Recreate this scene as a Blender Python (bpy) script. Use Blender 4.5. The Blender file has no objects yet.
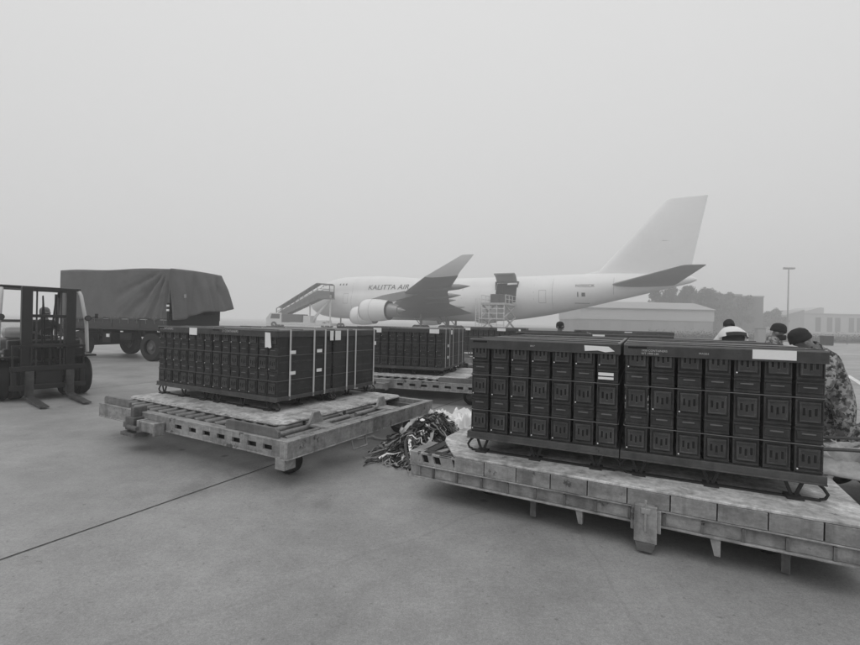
import bpy, bmesh, math, random
from mathutils import noise as mn
from mathutils import Vector, Matrix
random.seed(7)
PI = math.pi
sc = bpy.context.scene
# ------------------------------------------------------------------ camera
F_PX, PITCH, ROLL, CAM_H = 447.14, 0.0, 0.0212, 1.65       # measured in the 860 x 645 photograph
cam_d = bpy.data.cameras.new('camera'); cam = bpy.data.objects.new('camera', cam_d)
sc.collection.objects.link(cam); sc.camera = cam
cam_d.sensor_width = 36.0; cam_d.lens = 36.0 * F_PX / 860.0
cam_d.clip_start = 0.05; cam_d.clip_end = 4000
cam.matrix_world = (Matrix.Translation((0, 0, CAM_H)) @ Matrix.Rotation(PI/2 + PITCH, 4, 'X') @ Matrix.Rotation(ROLL, 4, 'Z'))
# ------------------------------------------------------------------ sky: an even overcast, a little brighter overhead
w = bpy.data.worlds.new('World'); sc.world = w; w.use_nodes = True
nt = w.node_tree; nt.nodes.clear()
wo = nt.nodes.new('ShaderNodeOutputWorld'); bg = nt.nodes.new('ShaderNodeBackground')
geo = nt.nodes.new('ShaderNodeTexCoord'); sep = nt.nodes.new('ShaderNodeSeparateXYZ')
rmp = nt.nodes.new('ShaderNodeValToRGB')
nt.links.new(geo.outputs['Generated'], sep.inputs[0]); nt.links.new(sep.outputs['Z'], rmp.inputs[0])
e = rmp.color_ramp.elements
e[0].position = 0.0; e[0].color = (.56, .56, .56, 1); e[1].position = 0.6; e[1].color = (.66, .66, .66, 1)
q_ = e.new(1.0); q_.color = (.86, .86, .86, 1)
nt.links.new(rmp.outputs[0], bg.inputs[0]); bg.inputs[1].default_value = 1.0
nt.links.new(bg.outputs[0], wo.inputs[0])
sun_d = bpy.data.lights.new('sun', 'SUN'); sun = bpy.data.objects.new('sun', sun_d); sc.collection.objects.link(sun)
sun_d.energy = 0.5; sun_d.angle = math.radians(40); sun_d.color = (1, 1, 1)
sun.rotation_euler = (math.radians(25), math.radians(-12), 0)
sc.view_settings.view_transform = 'Standard'; sc.view_settings.look = 'None'
sc.view_settings.exposure = 0.2; sc.view_settings.gamma = 1.0; sc.view_settings.use_curve_mapping = False
sc.render.engine = 'CYCLES'
cy = sc.cycles
cy.max_bounces = 6; cy.diffuse_bounces = 3; cy.glossy_bounces = 2; cy.transmission_bounces = 4; cy.volume_bounces = 3
cy.transparent_max_bounces = 8; cy.use_denoising = True; cy.caustics_reflective = False; cy.caustics_refractive = False
# ------------------------------------------------------------------ materials
MATS = {}
def worn(name, v, rough=.65, edge=1.7, grime=.5, metal=0.0, rust=.3):
    '''old paint: blotches, runs down the sides, chipped rusty spots and edges brightened for rubbing and for painted-in highlights'''
    m = bpy.data.materials.new(name); m.use_nodes = True; MATS[name] = m
    n = m.node_tree.nodes; l = m.node_tree.links; p = n['Principled BSDF']
    p.inputs['Roughness'].default_value = rough; p.inputs['Metallic'].default_value = metal; p.inputs['Specular IOR Level'].default_value = .35
    tc = n.new('ShaderNodeTexCoord'); oi = n.new('ShaderNodeObjectInfo'); cb = n.new('ShaderNodeCombineXYZ')
    for i in range(3): l.new(oi.outputs['Random'], cb.inputs[i])
    sc_ = n.new('ShaderNodeVectorMath'); sc_.operation = 'SCALE'; l.new(cb.outputs[0], sc_.inputs[0]); sc_.inputs['Scale'].default_value = 37.0
    def noise(s, d=6, r=.65, st=(1, 1, 1)):
        mp = n.new('ShaderNodeMapping'); l.new(tc.outputs['Object'], mp.inputs[0]); l.new(sc_.outputs[0], mp.inputs['Location']); mp.inputs['Scale'].default_value = st
        k = n.new('ShaderNodeTexNoise'); k.inputs['Scale'].default_value = s; k.inputs['Detail'].default_value = d; k.inputs['Roughness'].default_value = r; l.new(mp.outputs[0], k.inputs['Vector']); return k.outputs['Fac']
    def rng(a, lo, hi, o0, o1):
        k = n.new('ShaderNodeMapRange'); l.new(a, k.inputs[0])
        for i, q in enumerate((lo, hi, o0, o1)): k.inputs[i+1].default_value = q
        return k.outputs[0]
    def mth(op, a, b=0.0):
        k = n.new('ShaderNodeMath'); k.operation = op
        for i, q in enumerate((a, b)):
            if isinstance(q, (int, float)): k.inputs[i].default_value = q
            else: l.new(q, k.inputs[i])
        return k.outputs[0]
    f = rng(noise(3.0, 8, .72, (.4, 1, 1.5)), .36, .64, 1 - .55 * grime, 1 + .45 * grime)
    f = mth('MULTIPLY', f, rng(noise(16, 5, .8), .38, .62, 1 - .3 * grime, 1 + .3 * grime))
    f = mth('MULTIPLY', f, rng(noise(7, 5, .6, (1, 1, .12)), .5, .64, 1.0, 1 - .55 * grime))
    bv = n.new('ShaderNodeBevel'); bv.samples = 4; bv.inputs['Radius'].default_value = .010
    ge = n.new('ShaderNodeNewGeometry'); dt = n.new('ShaderNodeVectorMath'); dt.operation = 'DOT_PRODUCT'; l.new(bv.outputs[0], dt.inputs[0]); l.new(ge.outputs['Normal'], dt.inputs[1])
    ed = mth('MULTIPLY', rng(dt.outputs['Value'], .97, .80, 0.0, 1.0), rng(noise(9, 6, .7), .42, .55, 0.0, 1.0))
    f = mth('MULTIPLY', f, mth('ADD', 1.0, mth('MULTIPLY', ed, edge - 1)))  # brighter edges: rubbed paint plus edge highlights put into the colour
    val = mth('MULTIPLY', f, v)
    mx = n.new('ShaderNodeMix'); mx.data_type = 'FLOAT'; l.new(rng(noise(5.5, 10, .7), .70 - .2 * rust, .73 - .2 * rust, 0.0, 1.0), mx.inputs[0]); l.new(val, mx.inputs[2]); mx.inputs[3].default_value = v * .28
    val = mth('MAXIMUM', mx.outputs[0], .006)
    cc = n.new('ShaderNodeCombineColor')
    for i in range(3): l.new(val, cc.inputs[i])
    l.new(cc.outputs[0], p.inputs['Base Color'])
    bn = n.new('ShaderNodeBump'); bn.inputs['Strength'].default_value = .25; bn.inputs['Distance'].default_value = .006; l.new(noise(22, 5, .7), bn.inputs['Height']); l.new(bn.outputs[0], p.inputs['Normal'])
    return m
def mat(name, v, rough=.75, var=.18, scale=5.0, metal=0.0, spec=.3, bump=0.0, bscale=60.0, rnd=0.0, dirt=0.0, dirtv=.03, dscale=3.0, streak=1.0, alpha=None):
    m = bpy.data.materials.new(name); m.use_nodes = True; MATS[name] = m
    n = m.node_tree.nodes; l = m.node_tree.links; p = n['Principled BSDF']
    p.inputs['Roughness'].default_value = rough; p.inputs['Metallic'].default_value = metal
    p.inputs['Specular IOR Level'].default_value = spec
    tc = n.new('ShaderNodeTexCoord'); mp = n.new('ShaderNodeMapping'); l.new(tc.outputs['Object'], mp.inputs[0])
    mp.inputs['Scale'].default_value = (1, 1, streak)
    oi = n.new('ShaderNodeObjectInfo'); ad = n.new('ShaderNodeVectorMath'); ad.operation = 'SCALE'
    cb = n.new('ShaderNodeCombineXYZ')
    for i in range(3): l.new(oi.outputs['Random'], cb.inputs[i])
    l.new(cb.outputs[0], ad.inputs[0]); ad.inputs['Scale'].default_value = 40.0; l.new(ad.outputs[0], mp.inputs['Location'])
    def math_(op, a, b):
        k = n.new('ShaderNodeMath'); k.operation = op
        for i, q in enumerate((a, b)):
            if isinstance(q, (int, float)): k.inputs[i].default_value = q
            else: l.new(q, k.inputs[i])
        return k.outputs[0]
    def noise(s, d=4.0):
        k = n.new('ShaderNodeTexNoise'); k.inputs['Scale'].default_value = s; k.inputs['Detail'].default_value = d
        k.inputs['Roughness'].default_value = .6; l.new(mp.outputs[0], k.inputs['Vector']); return k.outputs['Fac']
    a = noise(scale); b = noise(scale * 9.3, 3)
    s_ = math_('ADD', math_('MULTIPLY', a, .65), math_('MULTIPLY', b, .35))
    f = math_('ADD', math_('MULTIPLY', math_('SUBTRACT', s_, .5), var * 4), 1.0)
    if rnd: f = math_('MULTIPLY', f, math_('ADD', math_('MULTIPLY', oi.outputs['Random'], rnd * 2), 1 - rnd))
    val = math_('MULTIPLY', f, v)
    if dirt:
        c = noise(dscale, 8)
        t = n.new('ShaderNodeMapRange'); l.new(c, t.inputs[0]); t.inputs[1].default_value = .66 - dirt * .3; t.inputs[2].default_value = .72 - dirt * .22
        mx = n.new('ShaderNodeMix'); mx.data_type = 'FLOAT'
        l.new(t.outputs[0], mx.inputs[0]); l.new(val, mx.inputs[2]); mx.inputs[3].default_value = dirtv
        val = mx.outputs[0]
    val = math_('MAXIMUM', val, .004)
    cc = n.new('ShaderNodeCombineColor')
    for i in range(3): l.new(val, cc.inputs[i])
    l.new(cc.outputs[0], p.inputs['Base Color'])
    if bump:
        bn = n.new('ShaderNodeBump'); bn.inputs['Strength'].default_value = bump; bn.inputs['Distance'].default_value = .01
        l.new(noise(bscale, 4), bn.inputs['Height']); l.new(bn.outputs[0], p.inputs['Normal'])
    return m
def camo(name, vals, scale):
    m = bpy.data.materials.new(name); m.use_nodes = True; MATS[name] = m
    n = m.node_tree.nodes; l = m.node_tree.links; p = n['Principled BSDF']; p.inputs['Roughness'].default_value = .9
    p.inputs['Specular IOR Level'].default_value = .1
    tc = n.new('ShaderNodeTexCoord'); last = None
    for i, v in enumerate(vals):
        mp = n.new('ShaderNodeMapping'); l.new(tc.outputs['Object'], mp.inputs[0]); mp.inputs['Location'].default_value = (i * 3.7, i * 1.9, i * 5.3)
        k = n.new('ShaderNodeTexNoise'); k.inputs['Scale'].default_value = scale * (1 + .25 * i); k.inputs['Detail'].default_value = 2.0; l.new(mp.outputs[0], k.inputs['Vector'])
        r = n.new('ShaderNodeMapRange'); l.new(k.outputs['Fac'], r.inputs[0]); r.inputs[1].default_value = .54; r.inputs[2].default_value = .57
        mx = n.new('ShaderNodeMix'); mx.data_type = 'RGBA'; l.new(r.outputs[0], mx.inputs[0]); mx.inputs[7].default_value = (v, v, v, 1)
        if last: l.new(last, mx.inputs[6])
        else: mx.inputs[6].default_value = (.16, .16, .16, 1)
        last = mx.outputs[2]
    l.new(last, p.inputs['Base Color'])
    bn = n.new('ShaderNodeBump'); bn.inputs['Strength'].default_value = .9; bn.inputs['Distance'].default_value = .05
    k2 = n.new('ShaderNodeTexNoise'); k2.inputs['Scale'].default_value = 8; l.new(tc.outputs['Object'], k2.inputs['Vector'])
    l.new(k2.outputs['Fac'], bn.inputs['Height']); l.new(bn.outputs[0], p.inputs['Normal'])
    return m
worn('can', .034, .6, edge=3.2, grime=.38, rust=.18)
worn('latch', .052, .55, edge=2.8, grime=.3, rust=.12)
mat('slot', .010, .8, .1)
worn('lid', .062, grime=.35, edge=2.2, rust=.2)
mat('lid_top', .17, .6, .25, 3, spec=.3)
worn('rail', .075, grime=.5, edge=2.0, rust=.3)
mat('iron', .03, .6, .3, 8, metal=.2)
mat('wire', .16, .5, .2, 8, metal=.3)
mat('strap_white', .55, .7, .08, 8)
mat('strap_grey', .2, .8, .2, 12)
mat('paper', .84, .8, .05, 6)
worn('dolly_paint', .28, grime=.6, edge=2.2, rust=.40)
worn('dolly_dark', .13, grime=.6, edge=1.8, rust=.4)
worn('guide_paint', .17, grime=.4, edge=1.7, rust=.25)
worn('roller', .22, .45, grime=.5, metal=.3, rust=.35)
worn('aluminium', .54, .5, grime=.75, edge=1.4, metal=.2, rust=.3)
mat('under', .05, .8, .3, 5)
mat('rubber', .022, .85, .2, 8)
mat('rim', .12, .6, .2, 6)
mat('tarp', .14, .8, .14, 2.2, bump=.25, bscale=26, spec=.25)
mat('board', .06, .75, .25, 4, streak=6)
mat('chassis', .017, .8, .3, 5)
mat('fork_black', .018, .4, .3, 6, spec=.4)
worn('fork_steel', .075, .5, grime=.5, edge=2.2, metal=.3, rust=.35)
mat('fork_body', .11, .55, .2, 4)
mat('fork_pale', .5, .5, .1, 5)
mat('plane_white', .76, .4, .06, .5, spec=.4, streak=.25)
mat('plane_grey', .36, .5, .06, .3)
mat('plane_wing', .27, .5, .1, .4)
mat('plane_fin', .78, .5, .05, .2)
mat('plane_dark', .05, .5, .2, 1)
mat('engine_metal', .28, .4, .2, 2, metal=.5)
mat('letter', .09, .6, .05)
mat('stair', .16, .6, .15, 2)
mat('stair_white', .62, .6, .1, 2)
mat('loader', .42, .6, .2, 2)
mat('hangar_wall', .55, .8, .08, .15)
mat('hangar_roof', .36, .8, .1, .1)
mat('hangar_low', .34, .8, .2, .2)
mat('block_wall', .10, .85, .2, .1)
mat('white_wall', .5, .85, .1, .1)
mat('window_dark', .06, .3, .2, 1)
mat('leaf', .055, .9, .35, .6, rnd=.2)
mat('bark', .05, .9, .3, 3)
mat('mast', .2, .6, .1, 2)
mat('grass', .07, .95, .4, .4, bump=.4, bscale=4)
mat('paint_line', .7, .7, .12, 1.2, dirt=.3, dirtv=.4, dscale=1.5)
mat('sealant', .06, .8, .3, 3)
mat('skin', .22, .6, .08, 12, spec=.3)
mat('wool', .028, .95, .35, 60, bump=.6, bscale=180)
mat('hair', .02, .8, .3, 50)
mat('jacket_dark', .03, .8, .25, 9, bump=.5, bscale=12)
mat('jacket_white', .72, .8, .1, 8, bump=.4, bscale=12)
mat('jacket_grey', .16, .85, .2, 7, bump=.5, bscale=12)
mat('trouser', .06, .9, .25, 7, bump=.4, bscale=14)
mat('boot', .025, .6, .2, 12)
mat('net', .07, .9, .5, 18, rnd=.2)
mat('net_pale', .36, .85, .3, 18)
mat('plank', .27, .8, .3, 4, streak=1, dirt=.2, dirtv=.12)
camo('camo', (.08, .25, .05, .34), 13)
def film():
    m = mat('film', .9, .25, .1, 5, spec=.6, bump=.7, bscale=16)
    return m
film()
def concrete():
    m = bpy.data.materials.new('concrete'); m.use_nodes = True; MATS['concrete'] = m
    n = m.node_tree.nodes; l = m.node_tree.links; p = n['Principled BSDF']
    tc = n.new('ShaderNodeTexCoord')
    def noise(s, d=4, rough=.6, sx=1, sy=1, rot=0, dist=0):
        mp = n.new('ShaderNodeMapping'); l.new(tc.outputs['Object'], mp.inputs[0])
        mp.inputs['Scale'].default_value = (sx, sy, 1); mp.inputs['Rotation'].default_value = (0, 0, rot)
        k = n.new('ShaderNodeTexNoise'); k.inputs['Scale'].default_value = s; k.inputs['Detail'].default_value = d
        k.inputs['Roughness'].default_value = rough; k.inputs['Distortion'].default_value = dist
        l.new(mp.outputs[0], k.inputs['Vector']); return k.outputs['Fac']
    def mth(op, a, b=0.0):
        k = n.new('ShaderNodeMath'); k.operation = op
        for i, q in enumerate((a, b)):
            if isinstance(q, (int, float)): k.inputs[i].default_value = q
            else: l.new(q, k.inputs[i])
        return k.outputs[0]
    def rng(a, lo, hi, o0, o1):
        k = n.new('ShaderNodeMapRange'); l.new(a, k.inputs[0])
        for i, q in enumerate((lo, hi, o0, o1)): k.inputs[i+1].default_value = q
        return k.outputs[0]
    def voro(scale, feat='F1', dist=0.0):
        k = n.new('ShaderNodeTexVoronoi'); k.feature = feat; k.inputs['Scale'].default_value = scale
        if dist:
            nn = n.new('ShaderNodeTexNoise'); nn.inputs['Scale'].default_value = 1.6; nn.inputs['Detail'].default_value = 6; l.new(tc.outputs['Object'], nn.inputs['Vector'])
            mx = n.new('ShaderNodeMix'); mx.data_type = 'VECTOR'; mx.inputs[0].default_value = dist; l.new(tc.outputs['Object'], mx.inputs[4]); l.new(nn.outputs['Color'], mx.inputs[5]); l.new(mx.outputs[1], k.inputs['Vector'])
        else: l.new(tc.outputs['Object'], k.inputs['Vector'])
        return k.outputs['Distance']
    fs_ = [rng(noise(.17, 7, .65), .36, .64, .84, 1.13), rng(noise(.9, 9, .66), .36, .64, .84, 1.12), rng(noise(6, 6, .75), .38, .62, .94, 1.06), rng(noise(38, 4, .9), .38, .62, .86, 1.14),
           rng(noise(120, 3, .9), .4, .6, .84, 1.16), rng(noise(15, 3, .8), .64, .70, 1.0, .62), rng(voro(1.4), .03, .075, .55, 1.0), rng(voro(9), .05, .11, .72, 1.0),
           rng(noise(.75, 5, .6, dist=.7), .58, .70, 1.0, .76), rng(voro(.22, 'DISTANCE_TO_EDGE', .16), .0, .003, .88, 1.0)]
    val = fs_[0]
    for q in fs_[1:]: val = mth('MULTIPLY', val, q)
    val = mth('MULTIPLY', val, .295)
    cc = n.new('ShaderNodeCombineColor')
    for i in range(3): l.new(val, cc.inputs[i])
    l.new(cc.outputs[0], p.inputs['Base Color'])
    l.new(rng(noise(.6, 4), .35, .65, .42, .62), p.inputs['Roughness']); p.inputs['Specular IOR Level'].default_value = .5
    bn = n.new('ShaderNodeBump'); bn.inputs['Strength'].default_value = .35; bn.inputs['Distance'].default_value = .004
    l.new(mth('ADD', noise(60, 4, .85), mth('MULTIPLY', noise(16, 4), .8)), bn.inputs['Height']); l.new(bn.outputs[0], p.inputs['Normal'])
concrete()
# ------------------------------------------------------------------ mesh builder
class MB:
    def __init__(self): self.v = []; self.f = []; self.m = []; self.mats = []; self.cur = 0
    def use(self, name):
        if name not in self.mats: self.mats.append(name)
        self.cur = self.mats.index(name); return self
    def add(self, vs, fs):
        o = len(self.v); self.v += [tuple(p) for p in vs]; self.f += [[i + o for i in q] for q in fs]; self.m += [self.cur] * len(fs); return self
    def box(self, a, b):
        x0, y0, z0 = a; x1, y1, z1 = b
        return self.add([(x0,y0,z0),(x1,y0,z0),(x1,y1,z0),(x0,y1,z0),(x0,y0,z1),(x1,y0,z1),(x1,y1,z1),(x0,y1,z1)],
                        [(0,3,2,1),(4,5,6,7),(0,1,5,4),(1,2,6,5),(2,3,7,6),(3,0,4,7)])
    def bar(self, a, b, wd, hg, up=(0,0,1)):           # a rectangular bar from a to b
        a = Vector(a); b = Vector(b); d = (b - a).normalized(); u = Vector(up)
        s = d.cross(u)
        if s.length < 1e-4: s = d.cross(Vector((1, 0, 0)))
        s.normalize(); u = s.cross(d).normalized()
        vs = [p + s * i * wd / 2 + u * j * hg / 2 for p in (a, b) for i, j in ((-1,-1),(1,-1),(1,1),(-1,1))]
        return self.add(vs, [(0,1,2,3),(7,6,5,4),(0,4,5,1),(1,5,6,2),(2,6,7,3),(3,7,4,0)])
    def tube(self, pts, r, n=8, cap=True):
        pts = [Vector(p) for p in pts]; rs = r if isinstance(r, (list, tuple)) else [r] * len(pts)
        vs = []; ref = None
        for i, p in enumerate(pts):
            d = (pts[min(i+1, len(pts)-1)] - pts[max(i-1, 0)])
            if d.length < 1e-9: d = Vector((0, 0, 1))
            d.normalize()
            if ref is None: ref = d.orthogonal().normalized()
            s = ref - d * ref.dot(d)
            s = s.normalized() if s.length > 1e-5 else d.orthogonal().normalized()
            ref = s; t = d.cross(s)
            vs += [p + (s * math.cos(2*PI*k/n) + t * math.sin(2*PI*k/n)) * rs[i] for k in range(n)]
        fs = [(i*n+k, i*n+(k+1)%n, (i+1)*n+(k+1)%n, (i+1)*n+k) for i in range(len(pts)-1) for k in range(n)]
        if cap: fs += [tuple(range(n-1, -1, -1)), tuple((len(pts)-1)*n + k for k in range(n))]
        return self.add(vs, fs)
    def lathe(self, prof, o, ax, n=20):                # prof: (t along axis, radius)
        ax = Vector(ax).normalized(); s = ax.orthogonal().normalized(); t = ax.cross(s); o = Vector(o)
        vs = [o + ax * q + (s * math.cos(2*PI*k/n) + t * math.sin(2*PI*k/n)) * max(r, 1e-4) for q, r in prof for k in range(n)]
        return self.add(vs, [(i*n+k, i*n+(k+1)%n, (i+1)*n+(k+1)%n, (i+1)*n+k) for i in range(len(prof)-1) for k in range(n)])
    def prism(self, poly, y0, y1, axis='y'):           # poly in (x,z) pushed along y (or (x,y) along z, (y,z) along x)
        def P(a, b, c): return {'y': (a, c, b), 'z': (a, b, c), 'x': (c, a, b)}[axis]
        n = len(poly); vs = [P(a, b, y0) for a, b in poly] + [P(a, b, y1) for a, b in poly]
        return self.add(vs, [tuple(range(n)), tuple(range(2*n-1, n-1, -1))] + [(i, i+n, (i+1)%n+n, (i+1)%n) for i in range(n)])
    def grid(self, fn, nu, nv):
        vs = [fn(i/nu, j/nv) for j in range(nv+1) for i in range(nu+1)]
        return self.add(vs, [(j*(nu+1)+i, j*(nu+1)+i+1, (j+1)*(nu+1)+i+1, (j+1)*(nu+1)+i) for j in range(nv) for i in range(nu)])
    def mesh(self, name, mt=None, smooth=False):
        me = bpy.data.meshes.new(name); me.from_pydata(self.v, [], self.f)
        if mt and not self.mats: self.mats = [mt]
        for q in self.mats: me.materials.append(MATS[q])
        if len(self.mats) > 1: me.polygons.foreach_set('material_index', self.m)
        bm = bmesh.new(); bm.from_mesh(me); bmesh.ops.recalc_face_normals(bm, faces=bm.faces); bm.to_mesh(me); bm.free()
        if smooth:
            me.polygons.foreach_set('use_smooth', [True] * len(me.polygons)); me.set_sharp_from_angle(angle=.75)
        me.update(); return me
    def build(self, name, mt=None, parent=None, smooth=False, bevel=0, loc=None):
        return obj(name, self.mesh(name, mt, smooth), parent, bevel, loc)
def obj(name, me, parent=None, bevel=0, loc=None, rz=0):
    o = bpy.data.objects.new(name, me); sc.collection.objects.link(o); o.parent = parent
    if loc is not None: o.location = loc
    o.rotation_euler.z = rz
    if bevel:
        b = o.modifiers.new('bevel', 'BEVEL'); b.width = bevel; b.segments = 2; b.limit_method = 'ANGLE'
    return o
def tag(o, label, cat, group=None, kind=None):
    o['label'] = label; o['category'] = cat
    if group: o['group'] = group
    if kind: o['kind'] = kind
    return o
def thing(name, label, cat, loc=(0,0,0), rz=0.0, group=None):
    o = bpy.data.objects.new(name, None); sc.collection.objects.link(o); o.location = loc; o.rotation_euler.z = rz
    o.empty_display_size = .2
    return tag(o, label, cat, group)
def text_mesh(s, size, shear=0.0, ext=0.0):
    cu = bpy.data.curves.new('t', 'FONT'); cu.body = s; cu.size = size; cu.shear = shear; cu.extrude = ext
    o = bpy.data.objects.new('t', cu); sc.collection.objects.link(o)
    dg = bpy.context.evaluated_depsgraph_get(); me = bpy.data.meshes.new_from_object(o.evaluated_get(dg))
    bpy.data.objects.remove(o); bpy.data.curves.remove(cu); return me
def hor(x): return 322.5 + (x - 430) * ROLL
def gp(px, py, z=0.0):                                # the point at height z seen at a pixel of the photograph
    Y = F_PX * (CAM_H - z) / (py - hor(px)); return Vector(((px - 430) / F_PX * Y, Y, z))
# ------------------------------------------------------------------ ground
g = MB().add([(-900,-120,0),(900,-120,0),(900,1500,0),(-900,1500,0)], [(0,1,2,3)]).build('ground', 'concrete'); g['kind'] = 'structure'
def strip(name, a, b, wd, z, mt, parent, wob=0.0, seg=1):
    a = Vector(a); b = Vector(b); d = (b - a).normalized(); s = Vector((-d.y, d.x, 0)); m = MB(); vs = []
    for i in range(seg + 1):
        p = a.lerp(b, i / seg) + s * random.uniform(-wob, wob); k = wd / 2 * random.uniform(1 - wob * 40, 1 + wob * 40) if wob else wd / 2
        vs += [p + s * k + Vector((0,0,z)), p - s * k + Vector((0,0,z))]
    m.add(vs, [(2*i, 2*i+1, 2*i+3, 2*i+2) for i in range(seg)]); return m.build(name, mt, parent)
ja = gp(0, 562); jb = gp(262, 470); jd = (jb - ja).normalized()
for k, off in enumerate((0, 7.5, -7.5, 15, 22.5, 30)):
    n_ = Vector((-jd.y, jd.x, 0)) * off
    strip('expansion_joint', ja + n_ - jd * 6, ja + n_ + jd * 60, .015, .004, 'sealant', g, .002, 160)
for off in (10.5, 25, -9):
    n_ = Vector((-jd.y, jd.x, 0)); strip('expansion_joint', ja + jd * off - n_ * 8, ja + jd * off + n_ * 45, .018, .0045, 'sealant', g, .002, 120)
pl = gp(851, 377); pr = gp(860, 382.5); pdv = (pr - pl).normalized()
strip('painted_line', pl - pdv * .8, pl + pdv * 12, .16, .006, 'paint_line', g)
strip('painted_line', (20, 33, 0), (70, 29, 0), .3, .006, 'paint_line', g)
MB().add([(14,66,.008),(240,40,.008),(240,240,.008),(14,240,.008)], [(0,1,2,3)]).build('grass_verge', 'grass')['kind'] = 'structure'
# ------------------------------------------------------------------ dollies
def rotv(th, x, y): return Vector((math.cos(th)*x + math.sin(th)*y, -math.sin(th)*x + math.cos(th)*y, 0))
DL, DW = 3.60, 2.88
def wheel(root, x, y, r=.165, wd=.11):
    m = MB().lathe([(-wd/2, r*.62), (-wd/2, r*.9), (-wd*.36, r), (wd*.36, r), (wd/2, r*.9), (wd/2, r*.62)], (0,0,0), (0,1,0), 24)
    t = m.build('wheel', 'rubber', root, True, loc=(x, y, r))
    MB().lathe([(-wd*.5, 0), (-wd*.5, r*.3), (-wd*.3, r*.34), (-wd*.3, r*.62), (wd*.3, r*.62), (wd*.3, r*.34), (wd*.5, r*.3), (wd*.5, 0)], (0,0,0), (0,1,0), 18).build('rim', 'rim', t, True)
    MB().box((-.05, -wd*.5-.03, -.02), (.05, -wd*.5-.01, .14)).box((-.05, wd*.5+.01, -.02), (.05, wd*.5+.03, .14)).box((-.05, -wd*.5-.03, .14), (.05, wd*.5+.03, .17)).build('fork', 'dolly_dark', t)
    return t
ROLL_ME = None
def roller_dolly(A, th, label, detail=True):
    global ROLL_ME
    d = thing('pallet_dolly', label, 'dolly', A, -th, 'airport dollies under the loads')
    z0, z1 = .29, .46
    # front beam: a web pierced by a row of slots, with flanges
    holes = [1.75, 2.02, 2.27, 2.52, 2.77, 3.02, 3.25]
    m = MB(); x = 0.0; hz0, hz1 = .345, .395
    for h in holes:
        m.box((x, 0, z0), (h, .03, z1)); m.box((h, 0, z0), (h + .13, .03, hz0)); m.box((h, 0, hz1), (h + .13, .03, z1)); x = h + .13
    m.box((x, 0, z0), (DL, .03, z1)).box((0, -.004, z1-.014), (DL - .1, .1, z1+.002)).box((0, -.004, z0-.01), (DL - .1, .1, z0+.004))
    m.use('under').box((0, .07, z0+.01), (DL-.1, .09, z1-.02))
    m.mats = ['dolly_paint', 'under']; m.m = [1 if i >= len(m.f) - 6 else 0 for i in range(len(m.f))]
    m.build('front_beam', None, d, bevel=.004)
    MB().box((0, DW-.09, z0), (DL-.1, DW, z1)).build('rear_beam', 'dolly_paint', d, bevel=.004)
    MB().box((-.004, .1, z0), (.08, DW-.09, z1-.003)).build('end_beam', 'dolly_paint', d, bevel=.004)
    m = MB().box((DL-.03, -.006, z0-.004), (DL, DW, z1)).box((DL-.1, -.006, z1-.016), (DL+.006, DW+.002, z1+.004)).box((DL-.1, -.006, z0-.012), (DL+.006, DW+.002, z0-.002))
    m.box((DL-.1, -.008, z0-.002), (DL-.03, .06, z1-.016)).box((DL-.002, 1.42, z0), (DL+.008, 1.44, z1-.012))
    m.build('end_beam', 'dolly_paint', d, bevel=.004)
    for y in (.13, .72, 1.44, 2.12, DW-.2): MB().box((.09, y, .33), (DL-.1, y+.06, .405)).build('roller_rail', 'dolly_dark', d, bevel=.003)
    if ROLL_ME is None:
        ROLL_ME = MB().lathe([(0, 0), (0, .03), (.01, .035), (.57, .035), (.58, .03), (.58, 0)], (0,0,0), (0,1,0), 12).mesh('roller', 'roller', True)
    for i in range(18 if detail else 0):
        for y in (.16, .8, 1.52):
            if y > .5 and i < 14: continue                # under the pallet only the front row and the open end show
            obj('roller', ROLL_ME, d, loc=(.17 + i * .19, y, .425))
    gp_ = [(0, 0), (.62, 0), (.62, .06), (.58, .095), (.03, .095), (0, .07)]
    for x, y in ((.06, .035), (2.62, .035)):
        m = MB().prism([(x + a * (1.3 if x > 1 else 1), z1 + .004 + b) for a, b in gp_], y, y + .035); m.build('side_guide', 'guide_paint', d, bevel=.004)
    m = MB().box((.93, -.13, .25), (1.12, -.01, .41)).box((.90, -.17, .19), (1.2, .02, .235)).box((.99, -.1, .41), (1.06, .06, .53)).box((.86, -.12, .27), (.93, -.05, .34))
    m.tube([(1.02, -.15, .3), (1.24, -.15, .3)], .03, 10).build('coupling_lock', 'dolly_dark', d, bevel=.006)
    m = MB().box((1.22, -.11, .265), (1.56, -.012, .385)).box((1.2, -.14, .25), (1.235, -.012, .40)).box((1.54, -.14, .25), (1.575, -.012, .40)).build('lock_bracket', 'dolly_paint', d, bevel=.008)
    for y in (.62, 1.9):
        MB().prism([(y, .47), (y+.24, .47), (y+.2, .54), (y+.17, .6), (y+.07, .6), (y+.04, .54)], 3.24, 3.27, 'x').box((3.2, y+.02, .44), (3.5, y+.22, .47)).build('stop_bracket', 'dolly_paint', d, bevel=.005)
    MB().tube([(DL-.02, .98, .285), (DL+.01, .99, .16), (DL+.01, 1.24, .16), (DL-.02, 1.25, .285)], .013, 8).build('step_stirrup', 'dolly_paint', d, True)
    MB().box((DL-.16, -.01, .175), (DL-.03, .02, .285)).box((DL-.05, .02, .175), (DL-.03, .14, .285)).build('corner_leg', 'dolly_paint', d, bevel=.006)
    for x, y in ((.4, .36), (DL-.36, .36), (.4, DW-.36), (DL-.36, DW-.36)): wheel(d, x, y)
    # the flat aluminium pallet the load stands on
    m = MB(); ch = .1; x0, x1, y0, y1 = -.12, 3.05, .40, 2.90
    m.prism([(x0+ch, y0), (x1-ch, y0), (x1, y0+ch), (x1, y1-ch), (x1-ch, y1), (x0+ch, y1), (x0, y1-ch), (x0, y0+ch)], .462, .480, 'z')
    return d, m
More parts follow.
